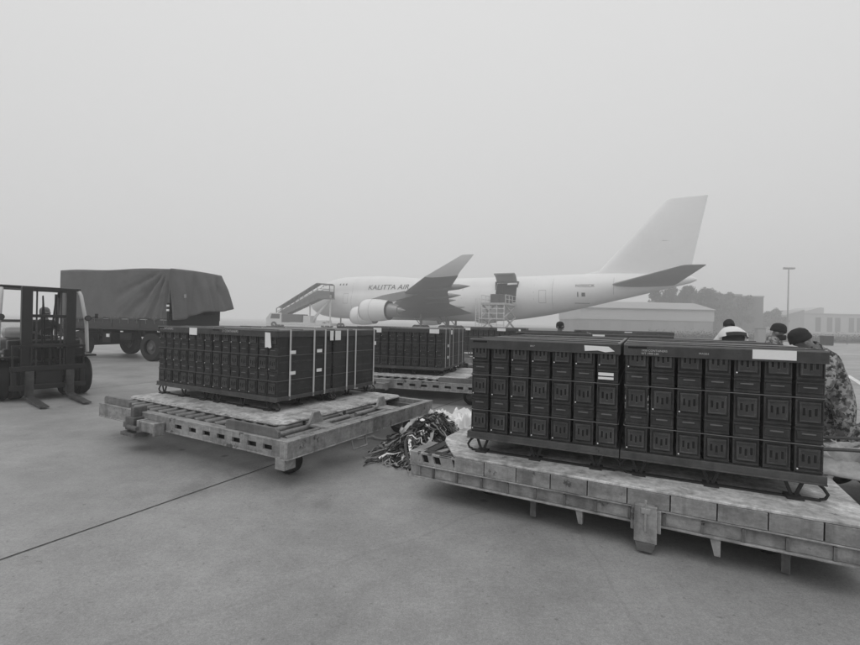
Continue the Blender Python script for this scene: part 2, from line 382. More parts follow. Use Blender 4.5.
def pallet_sheet(m, A, th, label):
    o = m.build('cargo_pallet', 'aluminium', None, bevel=.003); o.location = A; o.rotation_euler.z = -th
    # worn edge rail with tie-down studs
    q = MB()
    for i in range(16): q.box((.0 + i*.19, .405, .481), (.09 + i*.19, .44, .489))
    for i in range(12): q.box((3.0, .5 + i*.19, .481), (3.035, .59 + i*.19, .489))
    q.build('edge_studs', 'aluminium', o); o.children[0]['kind'] = 'stuff'
    return tag(o, label, 'cargo pallet', 'aluminium sheets under the loads')
# ------------------------------------------------------------------ blocks of ammunition cans
U, D_, NC = 1.30, 1.02, 7
HB, HC, LID = .205, .32, .09
PITCH_X = U / NC; CW = .162
def can_mesh(h):
    m = MB(); w = CW / 2; t = h - .007
    m.use('can').box((-w, 0, 0), (w, D_ - .03, t))
    for s in (-1, 1):                                             # ribs along the sides
        for z in (.3, .72): m.box((s*w if s > 0 else -w-.004, .03, h*z-.008), (s*w+.004 if s > 0 else -w, D_-.06, h*z+.008))
    full = h > .25
    pz0 = h - .185 if full else .03
    m.box((-w, -.012, pz0 - .016), (w, 0, pz0 - .002))             # ledge under the latch panel
    m.box((-w, -.009, t - .014), (w, 0, t))                        # top lip
    for s in (-1, 1): m.box((min(s*w, s*(w-.01)), -.008, pz0), (max(s*w, s*(w-.01)), 0, t - .016))
    if full:
        m.box((-w, -.010, pz0 - .045), (w, 0, pz0 - .034)); m.box((-w, -.006, .004), (w, 0, .016))
        m.box((-w+.012, -.007, .03), (w-.012, 0, .085))
        m.use('wire').box((-.042, -.013, .062), (.038, 0, .071))  # pale bar painted on the lower band as its highlight
    return m.mesh('ammunition_can')
def latch_mesh(h):
    full = h > .25; z0 = h - .165 if full else .045; z1 = h - .038
    m = MB().use('latch'); w = .058
    m.box((-w, -.014, z0), (w, 0, z1)).box((-w-.003, -.021, z1-.006), (w+.003, 0, z1+.005)).box((-w, -.018, z0-.004), (w, 0, z0+.004))
    m.box((-w-.002, -.018, z0), (-w+.006, 0, z1)).box((w-.006, -.018, z0), (w+.002, 0, z1))
    zc = (z0 + z1) / 2
    m.use('slot')
    for x, dz in ((-.034, .004), (0, -.006), (.034, .004)): m.box((x-.008, -.0165, zc-.026+dz), (x+.008, -.002, zc+.026+dz))
    m.use('latch').box((-.004, -.022, zc-.04), (.004, -.015, zc-.03))
    return m.mesh('latch_panel')
CAN = {h: (can_mesh(h), latch_mesh(h)) for h in (HB, HC)}
SEAL = MB().lathe([(-.006, 0), (-.004, .005), (0, .006), (.004, .005), (.006, 0)], (0,0,0), (0,1,0), 8).mesh('seal', 'paper', True)
def lid_mesh():
    m = MB().use('lid'); a = -.027; z0, z1 = 1.03-LID, 1.03
    m.box((-.010, a, z0), (U+.004, a+.004, z1-.012)).box((-.010, D_-.012, z0), (U+.004, D_, z1-.012)).box((-.010, a+.004, z0), (-.006, D_-.012, z1-.012)).box((U, a+.004, z0), (U+.004, D_-.012, z1-.012))
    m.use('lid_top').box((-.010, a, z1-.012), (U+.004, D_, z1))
    m.use('lid').box((.0, .0, z1), (U-.016, .02, z1+.008)).box((0, D_-.03, z1), (U-.016, D_-.012, z1+.008)).box((.0, .4, z1), (U-.016, .43, z1+.008))
    m.use('slot').box((.02, a-.003, z1-.035), (.16, a+.002, z1-.018))
    return m.mesh('lid')
LIDM = lid_mesh()
def base_parts():
    m = MB().use('rail'); a = -.022
    m.box((a, a, .125), (U+.008, .03, .18)).box((a, D_-.03, .125), (U+.008, D_+.015, .18)).box((a, .03, .127), (.03, D_-.03, .178)).box((U-.03, .03, .127), (U+.008, D_-.03, .178))
    m.box((.03, .03, .16), (U-.03, D_-.03, .176))
    m.use('rail').box((a, a-.012, .118), (U+.008, a, .13))
    frame = m.mesh('base_frame')
    legs = MB()
    for q in (-1, 1): legs.bar((q*.012, 0, .015), (q*.055, 0, .126), .022, .012, (0,1,0))
    legs.box((-.05, -.06, 0), (.05, .06, .016))
    run = MB()
    for y in (.02, .98): run.box((.02, y-.02, .0), (U-.02, y+.02, .012))
    for y in (.02, .98):
        for x, s in ((.02, -1), (U-.02, 1)): run.tube([(x, y, .012), (x+s*.03, y, .02), (x+s*.045, y, .05), (x+s*.02, y, .09), (x-s*.02, y, .124)], .011, 6)
    return frame, legs.mesh('leg', 'iron'), run.mesh('runner', 'iron', True)
FRAME, LEGS, RUN = base_parts()
def wire_mesh(z):
    return MB().tube([(U-.005, D_-.04, z), (U-.003, -.008, z), (U-.012, -.016, z), (.01, -.016, z), (.0, -.008, z), (.002, D_-.04, z)], .0035, 5).mesh('binding_wire', 'wire', True)
WIRES = [wire_mesh(.18 + HB - .003), wire_mesh(.18 + HB + HC - .003)]
UNITS = []
def unit(org, th, label, cols=range(NC), fine=True, straps=()):
    u = thing('ammunition_pallet', label, 'ammunition pallet', org, -th, 'strapped blocks of ammunition cans')
    obj('base_frame', FRAME, u, .004 if fine else 0); obj('runner', RUN, u)
    obj('lid', LIDM, u, .003 if fine else 0)
    for x, y in ((.12, .02), (.62, .02), (1.13, .02), (1.13, .5), (1.13, .98), (.12, .98)): obj('leg', LEGS, u, loc=(x, y, 0))
    for wme in WIRES: obj('binding_wire', wme, u)
    for c in cols:
        z = .18
        for h in (HB, HC, HC):
            cm, lm = CAN[h]
            o = obj('ammunition_can', cm, u, .0035 if fine else 0, (PITCH_X * (c + .5), random.uniform(-.004, .004), z)); o.rotation_euler.z = random.uniform(-.006, .006)
            if fine:
                obj('latch_panel', lm, o, .002)
                if random.random() < .6: obj('seal', SEAL, o, loc=(-.066, -.012, .03 if h == HB else h - .175))
            z += h
    for y in straps:
        MB().box((U+.0045, y-.014, .125), (U+.008, y+.014, 1.041)).box((-.0145, y-.014, 1.038), (U+.0045, y+.014, 1.041)).box((-.0145, y-.014, .125), (-.011, y+.014, 1.038)).build('strap', 'strap_white', u)
    UNITS.append(u); return u
def sheet(u, x0, x1, z0, z1, y=-.030, torn=False, name='paper_label'):
    if torn:
        poly = [(x0, z1), (x1*.8+x0*.2, z1-.004), (x1, z0+.01), (x0*.3+x1*.7, z0), (x0*.55+x1*.45, z0+.012), (x0+.004, z0+.004)]
    else: poly = [(x0, z0), (x1, z0-.002), (x1, z1), (x0, z1)]
    m = MB().prism(poly, y - .001, y + .0005); return m.build(name, 'paper', u)
def end_sheet(u, y0, y1, z0, z1, x=U+.0085): return MB().box((x, y0, z0), (x+.002, y1, z1)).build('paper_label', 'paper', u)
def lettering(u, s, size, x, z, y, rot=(PI/2, 0, 0), mt='strap_white', name='lettering'):
    me = text_mesh(s, size); me.materials.clear(); me.materials.append(MATS[mt]); o = obj(name, me, u, loc=(x, y, z)); o.rotation_euler = rot; return o
def load(org, th, where, fine=True, back=True, straps=None, gap=.016):
    org = Vector(org); us = []
    for j in range(2 if back else 1):
        for i in range(2):
            o = org + rotv(th, i * (U + gap), j * (D_ + .02)); o.z = .481
            lab = f"{('near' if j == 0 else 'rear')} {('left' if i == 0 else 'right')} block of dark ammunition cans {where}"
            us.append(unit(o, th, lab, range(NC) if j == 0 else (0, NC-1), fine, (straps[j] if straps and i == 1 else ())))
    return us
# load and dolly at the left
TH1 = .514; A1 = Vector((-4.487, 6.097, 0))
d1, pm = roller_dolly(A1, TH1, 'worn pale roller dolly with slotted front beam, nearest to the forklift')
pallet_sheet(pm, A1, TH1, 'scuffed aluminium sheet under the load nearest the forklift')
SW = [(.19, .62, .84), (.28, .48, .95)]
L1 = load(A1 + rotv(TH1, -.135, .87), TH1, 'on the roller dolly nearest the forklift', straps=SW)
sheet(L1[0], .80, .98, .92, 1.02); sheet(L1[1], 1.08, 1.2, .80, 1.0, torn=True)
end_sheet(L1[1], .93, 1.0, .88, 1.02, U+.010); end_sheet(L1[3], -.0, .12, .88, 1.02)
for y, z in ((.23, .72), (.23, .45), (.72, .72), (.72, .45)): end_sheet(L1[1], y-.05, y+.05, z, z+.045)
end_sheet(L1[3], .96, 1.0, .78, .84)
lettering(L1[0], '21 CONTAINERS', .045, .06, .98, -.0285); lettering(L1[1], '21 CONTAINERS', .045, .22, .98, -.0285)
# load and dolly in the middle distance
TH2 = .31; N2 = Vector((.305, 9.8, 0)); A2 = N2 - rotv(TH2, 2.48, .87)
d2, pm = roller_dolly(A2, TH2, 'pale roller dolly with slotted beam in the middle, under the wing')
pallet_sheet(pm, A2, TH2, 'aluminium sheet under the middle load below the wing')
L2 = load(N2 - rotv(TH2, 2.612, 0), TH2, 'on the middle dolly below the aircraft wing', straps=[(.15, .5, .8), (.3, .7)])
sheet(L2[1], .98, 1.2, .93, 1.025); sheet(L2[0], .94, 1.14, .92, 1.02); end_sheet(L2[1], .58, .7, .9, 1.0); end_sheet(L2[1], .3, .4, .62, .68); end_sheet(L2[1], .3, .4, .36, .42)
# a load farther off, below the cargo loader
TH4 = .30; N4 = Vector((3.35, 15.6, 0)); A4 = N4 - rotv(TH4, 2.48, .87)
d4, pm = roller_dolly(A4, TH4, 'roller dolly of the farthest load, seen below the cargo loader', False)
pallet_sheet(pm, A4, TH4, 'aluminium sheet of the farthest load below the cargo loader')
L4 = load(N4 - rotv(TH4, 2.612, 0), TH4, 'of the farthest load, below the cargo loader', False, False)
sheet(L4[1], .3, .6, .92, 1.02); sheet(L4[0], .4, .65, .92, 1.02); sheet(L4[1], 1.05, 1.12, .8, 1.0)
# the two loads hidden behind the big one, only their lids show
for nm, c, th, two in (('first', (1.6, 8.3, 0), .30, True), ('second', (4.3, 13.2, 0), .28, False)):
    A_ = Vector(c) - rotv(th, -.1, .87)
    dd, pm = roller_dolly(A_, th, f'roller dolly of the {nm} load hidden behind the large right load', False)
    pallet_sheet(pm, A_, th, f'aluminium sheet of the {nm} load behind the large right load')
    LL = load(c, th, f'of the {nm} load behind the large right one', False, two)
    sheet(LL[1], .02, .22, .93, 1.02)
# ------------------------------------------------------------------ the flat-bed dolly in front on the right
TH3 = .4885; A3 = Vector((-.151, 4.224, 0)); L3L, L3W = 3.30, 2.88
def flat_dolly(A, th, label, L, full=True):
    d = thing('flat_dolly', label, 'dolly', A, -th, 'flat-bed dollies in front')
    zt, zm, zb = .46, .325, .205
    m = MB(); c = .12
    m.prism([(.44, .0), (L, .0), (L, L3W), (.10, L3W), (.10, .55), (.16, .40)], zt-.016, zt+.004, 'z'); m.build('deck_plate', 'aluminium', d, bevel=.004)
    MB().box((.12, .04, zb+.03), (L-.03, .1, zt-.02)).box((.12, L3W-.1, zb), (L-.03, L3W, zt-.018)).box((.12, .1, zb), (.2, L3W-.1, zt-.018)).box((L-.1, .1, zb), (L, L3W-.1, zt-.018)).build('frame', 'under', d)
    x = .45; n = 10; wd = (L - .45) / n
    for i in range(n):
        o = MB().box((0, 0, 0), (wd - .008, .04, zt - zm - .018)).build('side_panel', 'dolly_paint', d, bevel=.003); o.location = (x + i * wd, random.uniform(-.003, .003), zm)
    n = 14; wd = L / n
    for i in range(n):
        o = MB().box((0, 0, 0), (wd - .014, .05, zm - zb - .02)).build('lower_panel', 'dolly_paint', d, bevel=.003); o.location = (i * wd + .007, .012 + random.uniform(-.003, .003), zb + .012)
    MB().box((-.01, -.012, zm - .012), (L, .05, zm - .002)).build('upper_ledge', 'dolly_paint', d, bevel=.003)
    MB().box((-.01, -.014, zb - .004), (L, .07, zb + .01)).build('lower_flange', 'dolly_paint', d, bevel=.003)
    tab = MB().box((-.008, -.006, zb + .015), (.010, .02, zm - .02)).mesh('joint_tab', 'dolly_dark')
    for i in range(1, n): obj('joint_tab', tab, d, loc=(i * wd, 0, 0))
    # chamfered corner with slanted slots
    z1 = zt - .025
    m = MB().use('dolly_paint').box((-.012, .0, zm), (.085, .40, z1))
    for a, b in ((.10, .135), (.20, .255), (.325, .45)):
        k = .035; c2 = min(b + .10, .46)
        m.add([(a, .0, zm), (b, .0, zm), (b-k, .0, z1), (a-k, .0, z1), (a, .03, zm), (b, .03, zm), (b-k, .03, z1), (a-k, .03, z1)], [(0,1,2,3),(4,7,6,5),(0,4,5,1),(1,5,6,2),(2,6,7,3),(3,7,4,0)])
        m.add([(a-k, .0, z1), (b-k, .0, z1), (c2, .40, z1), (a+.09, .40, z1), (a-k, .0, z1-.02), (b-k, .0, z1-.02), (c2, .40, z1-.02), (a+.09, .40, z1-.02)], [(0,1,2,3),(4,7,6,5),(0,4,5,1),(1,5,6,2),(2,6,7,3),(3,7,4,0)])
    m.box((.07, .002, zm), (.45, .028, zm+.022)).box((.07, .002, z1-.02), (.45, .028, z1-.001)).use('slot').box((.085, .034, zm), (.44, .39, z1-.03))
    m.build('corner_block', None, d, bevel=.002)
    MB().box((-.012, .34, zb+.01), (.11, L3W, zm + .02)).box((-.0, .0, zb+.012), (.10, .34, zm-.013)).build('end_beam', 'dolly_paint', d, bevel=.004)
    # things hanging below the beam
    cx = 2.0
    m = MB().box((cx-.075, -.055, .09), (cx+.075, .0, zm+.03)).box((cx-.1, -.03, .16), (cx-.075, .03, zm)).box((cx+.075, -.03, .16), (cx+.1, .03, zm)).box((cx-.008, -.068, .17), (cx+.008, -.055, .40)).box((cx-.03, -.07, .30), (cx+.03, -.055, .34))
    m.build('jack_box', 'dolly_paint', d, bevel=.004)
    MB().prism([(cx-.07, .09), (cx+.07, .09), (cx+.05, .02), (cx-.05, .02)], -.05, .03).build('jack_foot', 'dolly_dark', d, bevel=.004)
    for x, z, q in ((1.5, .095, .055), (2.4, .08, .065)):
        MB().prism([(x, zb), (x+q, zb), (x+q, z), (x+q*.45, z)], .0, .05).build('hanger', 'dolly_paint', d, bevel=.003)
    for x in (1.11, 2.82): MB().box((x, .12, .02), (x+.05, .17, zb)).build('prop', 'dolly_dark', d, bevel=.003)
    for x, y in ((.62, .48), (L-.5, .48), (.62, L3W-.5), (L-.5, L3W-.5)): wheel(d, x, y, .15, .12)
    MB().box((.25, .16, .175), (L-.12, L3W-.12, .195)).build('added_shade_plate', 'under', d)  # added plate that keeps light out and deepens the shade under the dolly
    MB().box((.3, .5, .12), (L-.3, .58, .174)).box((.3, L3W-.6, .12), (L-.3, L3W-.52, .174)).build('axle_beam', 'under', d)
    return d
d3 = flat_dolly(A3, TH3, 'pale flat-bed dolly with riveted side panels and slotted corner, front right', L3L)
A5 = A3 + rotv(TH3, L3L + .5, .12)
d5 = flat_dolly(A5, TH3 - .02, 'flat-bed dolly cut off by the right edge of the picture', 3.3)
TH3L = .4405; O3 = Vector((.398, 4.194, 0)); 
L3 = load(O3, TH3L, 'on the large front right dolly', gap=.04)
for u in L3: u.location.z = .464
for u in L3: u.scale = (.985, 1.0, 1.018)
for u in (L3[1], L3[3]): u.location += rotv(TH3L, -.022, 0)
sheet(L3[0], 1.02, 1.26, .955, 1.005, torn=True)
MB().box((1.135, -.024, .765), (1.255, -.0215, .79)).box((1.135, -.024, .735), (1.255, -.0215, .755)).build('printed_label', 'paper', L3[0])
MB().box((.86, -.031, .955), (1.12, -.0285, 1.022)).build('paper_label', 'paper', L3[1])
for s, z in (('1950 CONTAINERS', .975), ('WT 1900 LBS', .952)): lettering(L3[1], s, .022, .12, z, -.0285)
lettering(L3[0], '0017', .02, .56, .975, -.0285); lettering(L3[1], 'FRAGILE', .018, .52, .97, -.0285)
# ------------------------------------------------------------------ the freighter
PN = Vector((-24.646, 93.17, 0)); PA = .480
def pw(s, l, z): return (s, -l, z)                       # local: x runs aft, -y is the near (port) side
plane = thing('cargo_aircraft', 'white four-engined cargo jet with its side cargo door open', 'aircraft', PN, -PA)
SEC = [(0.0,.05,4.9,5.1),(.35,.75,4.2,5.8),(1.0,1.35,3.6,6.6),(2.0,1.95,3.05,7.5),(3.2,2.4,2.65,8.5),(4.6,2.75,2.4,9.4),(6.5,3.05,2.2,9.95),(9,3.22,2.08,10.25),(12,3.25,2.02,10.3),(17,3.25,2.0,10.25),(21,3.25,2.0,10.05),
       (24,3.25,2.0,9.75),(27,3.25,2.0,9.5),(30,3.25,2.0,9.4),(36,3.25,2.0,9.4),(41.1,3.25,2.15,9.4),(42.8,3.25,2.3,9.4),(44.5,3.25,2.5,9.4),(46,3.23,2.7,9.4),(49,3.15,3.2,9.45),(52,2.98,3.85,9.5),(55,2.7,4.55,9.5),
       (58,2.35,5.3,9.5),(61,1.95,6.0,9.4),(64,1.45,6.75,9.25),(66.5,.95,7.4,9.05),(68.2,.5,7.85,8.8),(68.9,.12,8.2,8.5)]
def sec_at(s):
    for a, b in zip(SEC, SEC[1:]):
        if a[0] <= s <= b[0]:
            t = (s - a[0]) / (b[0] - a[0]); return [a[i] + (b[i] - a[i]) * t for i in range(1, 4)]
    return list(SEC[-1][1:])
def half_w(s, z):                                        # half width of the body at station s, height z
    hw, zb, zt = sec_at(s); zc = zb + min(hw * 1.0, (zt - zb) / 2); top = zb + min(2 * hw * 1.04, zt - zb)
    def el(z, lo, hi, w_):
        c, r = (lo + hi) / 2, (hi - lo) / 2; q = 1 - ((z - c) / r) ** 2
        return w_ * math.sqrt(q) if q > 0 else 0
    a = el(z, zb, top, hw); b = el(z, max(zb, zt - hw * 1.75), zt, hw * .84)
    return max(a, b)
NZ = 26
def ring(s):
    hw, zb, zt = sec_at(s); out = []
    for k in range(NZ + 1):
        z = zb + (zt - zb) * (1 - math.cos(PI * k / NZ)) / 2; out.append((half_w(s, min(max(z, zb + 1e-4), zt - 1e-4)) if 0 < k < NZ else 0, z))
    return out
m = MB(); rings = [ring(q[0]) for q in SEC]; vs = []
for q, r in zip(SEC, rings):
    vs += [pw(q[0], l, z) for l, z in r] + [pw(q[0], -l, z) for l, z in r[1:-1][::-1]]
NR = 2 * NZ; fs = []
DZ0, DZ1 = 4.9, 8.05
for i in range(len(SEC) - 1):
    for k in range(NR):
        q = (i*NR + k, i*NR + (k+1) % NR, (i+1)*NR + (k+1) % NR, (i+1)*NR + k)
        zc = sum(vs[j][2] for j in q) / 4
        if 41.0 < SEC[i][0] and SEC[i+1][0] < 44.6 and k < NZ and DZ0 < zc < DZ1: continue
        fs.append(q)
m.add(vs, fs); m.build('fuselage', 'plane_white', plane, True)
MB().box((41.05, -2.9, 4.6), (44.55, .5, 4.75)).box((41.05, .5, 4.7), (44.55, .6, 8.4)).box((40.95, -2.9, 4.7), (41.05, .5, 8.4)).box((44.55, -2.9, 4.7), (44.65, .5, 8.4)).build('cargo_hold', 'plane_dark', plane)
def door_fn(u, v):                                       # raised door leaf, hinged along its top edge
    a = v * 3.1; ang = math.radians(8 - 18 * v); return (41.15 + u * 3.3, -2.55 - a * math.cos(ang) * .55, 8.3 + a * .42 + .35 * math.sin(PI * v))
m = MB().grid(door_fn, 6, 6); dr = m.build('cargo_door', 'plane_wing', plane, True)
so = dr.modifiers.new('thick', 'SOLIDIFY'); so.thickness = .22
# wings
def airfoil(n=10): 
    pts = []
    for i in range(n + 1):
        x = (1 - math.cos(PI * i / n)) / 2; pts.append((x, .6 * (.2969 * math.sqrt(x) - .126 * x - .3516 * x**2 + .2843 * x**3 - .1036 * x**4) * 2))
    return [(x, t) for x, t in pts] + [(x, -t * .75) for x, t in pts[1:-1][::-1]]
AF = airfoil()
def lift(secs, side, mirror_axis='l'):                   # secs: (LE s, lateral, z, chord, thick)
    m = MB(); n = len(AF); vs = []
    for s, l, z, c, t in secs: vs += [pw(s + x * c, l * side, z + y * c * t * 5) for x, y in AF]
    fs = [(i*n+k, i*n+(k+1)%n, (i+1)*n+(k+1)%n, (i+1)*n+k) for i in range(len(secs)-1) for k in range(n)] + [tuple((len(secs)-1)*n + k for k in range(n))]
    return m.add(vs, fs)
WS = [(19.5,2.4,3.3,17.5,.125),(21.5,4.5,3.6,15.2,.12),(27.6,12.0,4.45,9.6,.10),(34.9,21.2,5.45,6.3,.09),(42.4,29.7,6.38,3.9,.085),(42.8,30.2,6.44,3.75,.08)]
for side in (1, -1):
    wg = lift(WS, side).build('wing', 'plane_wing', plane, True)
    lift([(42.8,30.2,6.44,3.75,.08),(43.8,30.7,6.75,3.2,.06),(47.6,31.8,8.2,1.3,.05)], side).build('winglet', 'plane_fin', wg, True)
    for l_ in (7.5, 14.5, 18.5, 24.5):
        s0 = 36.0 + max(0, (l_ - 12) * .62); zz = 3.45 + l_ * .10
        MB().lathe([(-3.2, .02), (-2.2, .3), (-.6, .42), (1.0, .32), (2.4, .02)], pw(s0 - .6, l_ * side, zz - .15), (1, 0, .04), 10).build('flap_fairing', 'plane_wing', wg, True)
    for l_, s0, zc in ((21.2, 28.6, 3.15), (11.7, 19.8, 2.55)):
        en = MB().lathe([(.9, 1.16), (.1, 1.18), (-.05, 1.27), (.05, 1.36), (.6, 1.46), (1.6, 1.52), (2.8, 1.48), (4.1, 1.28), (4.1, 1.12), (2.5, 1.1)], pw(s0, l_ * side, zc), (1, 0, 0), 28).build('engine', 'plane_white', plane, True)
        MB().lathe([(.12, 1.395), (-.07, 1.285), (-.09, 1.25), (.1, 1.165)], pw(s0, l_ * side, zc), (1, 0, 0), 28).build('intake_lip', 'engine_metal', en, True)
        MB().lathe([(4.08, 1.30), (4.14, 1.30), (4.14, .95)], pw(s0, l_ * side, zc), (1, 0, 0), 28).build('nozzle_rim', 'plane_dark', en, True)
        MB().lathe([(1.72, 1.535), (1.76, 1.535)], pw(s0, l_ * side, zc), (1, 0, 0), 28).build('cowl_seam', 'plane_grey', en, True)
        MB().lathe([(.9, 1.17), (.9, .35), (.3, .02)], pw(s0, l_ * side, zc), (1, 0, 0), 24).build('fan', 'plane_dark', en, True)
        MB().lathe([(3.2, .98), (4.6, .92), (5.6, .66), (5.6, .5), (6.6, .05)], pw(s0, l_ * side, zc), (1, 0, 0), 20).build('exhaust_cone', 'engine_metal', en, True)
        zt = 3.1 + (l_ - 2.4) * .118
        MB().prism([(s0 + .9, zc + 1.4), (s0 + 4.5, zc + 1.15), (s0 + 9.5, zt + .1), (s0 + 6.5, zt + .35), (s0 + 3.2, zc + 2.0)], -l_ * side - .22, -l_ * side + .22).build('pylon', 'plane_wing', en)
    lift([(57.2,1.0,7.5,9.0,.09),(58.6,2.6,7.7,8.1,.09),(66.6,11.0,8.95,2.6,.08),(67.0,11.2,8.98,2.1,.05)], side).build('tailplane', 'plane_wing', plane, True)
fin = MB(); n = len(AF); vs = []
for s, z, c, t in ((52.6,9.2,15.0,.05),(56.2,9.9,12.0,.075),(65.0,19.6,5.0,.075),(65.4,19.8,4.6,.05)): vs += [(s + x * c, y * c * t * 5, z) for x, y in AF]
fin.add(vs, [(i*n+k, i*n+(k+1)%n, (i+1)*n+(k+1)%n, (i+1)*n+k) for i in range(3) for k in range(n)] + [tuple(3*n + k for k in range(n))])
fo = fin.build('tail_fin', 'plane_fin', plane, True)
for a, b in (((64.6, -.26, 13.9), (67.4, -.06, 13.85)),): MB().tube([a, b], .03, 5).build('rudder_line', 'plane_grey', fo)
# landing gear
for s, l in ((32.0, 1.9), (32.0, -1.9), (28.9, 5.4), (28.9, -5.4)):
    gr = MB().tube([pw(s, l, 3.2), pw(s, l, .9)], .2, 10).tube([pw(s - .8, l, .62), pw(s + .8, l, .62)], .12, 8).tube([pw(s - 1.4, l, 2.6), pw(s, l, 1.1)], .08, 8).build('landing_gear', 'plane_wing', plane, True)
    for ds in (-.75, .75):
        for dl in (-.55, .55): MB().lathe([(-.22, .3), (-.22, .56), (-.14, .62), (.14, .62), (.22, .56), (.22, .3), (.1, 0)], pw(s + ds, l + dl, .62), (0, 1, 0), 16).build('tyre', 'rubber', gr, True)
gr = MB().tube([pw(7.6, 0, 2.6), pw(7.6, 0, .6)], .14, 10).build('nose_gear', 'plane_wing', plane, True)
for dl in (-.45, .45): MB().lathe([(-.18, .25), (-.18, .5), (-.1, .58), (.1, .58), (.18, .5), (.18, .25)], pw(7.6, dl, .58), (0, 1, 0), 16).build('tyre', 'rubber', gr, True)
# windows, doors and lettering pressed onto the body
def decal(name, s0, s1, z0, z1, mt='letter', off=.03, n=4):
    m = MB().grid(lambda u, v: pw(s0 + (s1-s0)*u, half_w(s0 + (s1-s0)*u, z0 + (z1-z0)*v) + off, z0 + (z1-z0)*v), n, n); return m.build(name, mt, plane)
for s0, z0, dz in ((3.35, 8.0, .16), (4.1, 8.3, .2), (4.95, 8.55, .22)): decal('cockpit_window', s0, s0 + .62, z0, z0 + .42)
for k in range(3): decal('cabin_window', 9.2 + k * .75, 9.5 + k * .75, 8.45, 8.8)
def body_text(s, size, st, z, shear=0.0, sp=1.0, name='lettering'):
    me = text_mesh(s, size, shear)
    bm = bmesh.new(); bm.from_mesh(me); bmesh.ops.subdivide_edges(bm, edges=bm.edges, cuts=1); bm.to_mesh(me); bm.free()
    for v in me.vertices:
        s_, z_ = st + v.co.x * sp, z + v.co.y; v.co = pw(s_, half_w(s_, z_) + .04, z_)
    me.materials.clear(); me.materials.append(MATS['letter']); return obj(name, me, plane)
body_text('KALITTA AIR', 1.25, 16.0, 7.5, .2, 1.22)
body_text('N702CK', .55, 53.3, 7.35, 0, 1.35, 'registration')
for s0, z0, s1, z1 in ((53.6, 5.9, 53.75, 6.6), (54.2, 5.95, 54.7, 6.5), (53.2, 4.95, 55.2, 5.02)): decal('panel_mark', s0, s1, z0, z1)
for q in (12.5, 24.5, 29.0, 50.0, 58.5): decal('body_seam', q, q + .05, max(sec_at(q)[1] + .8, 3.0), sec_at(q)[2] - .8, 'plane_grey', .01, 10)
for s0, z0 in ((10.6, 4.95), (22.6, 4.95), (48.0, 5.0)):
    for a, b, c_, d_ in ((s0, s0 + .05, z0, z0 + 1.9), (s0 + 1.05, s0 + 1.1, z0, z0 + 1.9), (s0, s0 + 1.1, z0 + 1.88, z0 + 1.94), (s0, s0 + 1.1, z0, z0 + .06)): decal('door_outline', a, b, c_, d_, 'plane_grey', .012)
decal('cargo_seam', 35.2, 35.26, 3.0, 8.5, 'plane_grey', .01); decal('cargo_seam', 47.2, 47.26, 4.5, 8.8, 'plane_grey', .01)
# ------------------------------------------------------------------ boarding stairs on a truck at the nose
def pl2w(s, l): v = Matrix.Rotation(-PA, 3, 'Z') @ Vector((s, -l, 0)); return PN + v
st = thing('boarding_stairs', 'covered passenger stairs on a pale truck at the aircraft nose', 'stairs truck', pl2w(6.6, 5.4), -PA + .25); st.scale = (1.22, 1.22, 1.16)
# local: stairs climb toward +x (aft) along the body; the truck is beneath
ram = [(-6.3, 1.6), (1.0, 5.0), (2.6, 5.0), (2.6, 7.1), (.4, 7.3), (-6.3, 3.2)]
for y in (-1.7, -.1):
    m = MB()
    for a, b in zip(ram, ram[1:] + ram[:1]): m.bar((a[0], y, a[1]), (b[0], y, b[1]), .1, .12, (0,1,0))
    for k in range(1, 9): 
        t = k / 9; m.bar((-6.3 + 7.3*t, y, 1.6 + 3.4*t), (-6.3 + 6.7*t, y, 3.2 + 4.1*t), .06, .07, (0,1,0))
    for q in (.33, .66): m.bar((-6.3, y, 1.6 + 1.6*q), (.8, y, 5.0 + 2.2*q), .06, .06, (0,1,0)); m.bar((.8, y, 5.0 + 2.2*q), (2.6, y, 5.0 + 2.1*q), .06, .06, (0,1,0))
    m.build('stair_side', 'stair', st); MB().prism([(-6.2, 1.62), (.95, 5.0), (2.5, 5.0), (2.5, 6.1), (.5, 6.2), (-6.2, 2.5)], y + .03, y + .05).build('side_panel', 'stair', st)
for k in range(18):
    t = k / 18; MB().box((-6.3 + 7.3*t, -1.65, 1.62 + 3.4*t), (-6.3 + 7.3*t + .36, -.15, 1.68 + 3.4*t)).build('tread', 'stair', st)
MB().box((1.0, -1.75, 4.85), (2.7, -.05, 5.0)).build('landing', 'stair', st)
m = MB().grid(lambda u, v: (-6.3 + 8.9*u, -1.75 + 1.7*v, (3.25 + 4.1*u/.755 if u < .755 else 7.3 - .15*(u-.755)/.245) + .15*math.sin(PI*v)), 20, 4); o = m.build('canopy', 'stair', st); o.modifiers.new('t', 'SOLIDIFY').thickness = .06
for x in (-4.5, -1.0, 2.4): MB().bar((x, -.9, .9), (x, -.9, max(1.0, 1.6 + 3.4*(x + 6.3)/7.3) - .1), .18, .18, (0,1,0)).build('support', 'stair_white', st)
MB().prism([(-1.2, .95), (2.0, 4.6), (2.4, 4.6), (-.7, .95)], -1.0, -.8).build('brace', 'stair_white', st)
MB().prism([(-8.0, .55), (-5.3, .55), (-5.3, 2.5), (-7.3, 2.5), (-8.0, 1.6)], -1.9, .2).build('cab', 'stair_white', st, bevel=.08)
MB().prism([(-7.2, 1.55), (-5.6, 1.55), (-5.6, 2.3), (-7.0, 2.3)], -1.93, -1.9).build('cab_window', 'window_dark', st)
MB().box((-5.2, -1.9, 1.0), (-1.9, .2, 2.3)).build('equipment_box', 'block_wall', st, bevel=.05)
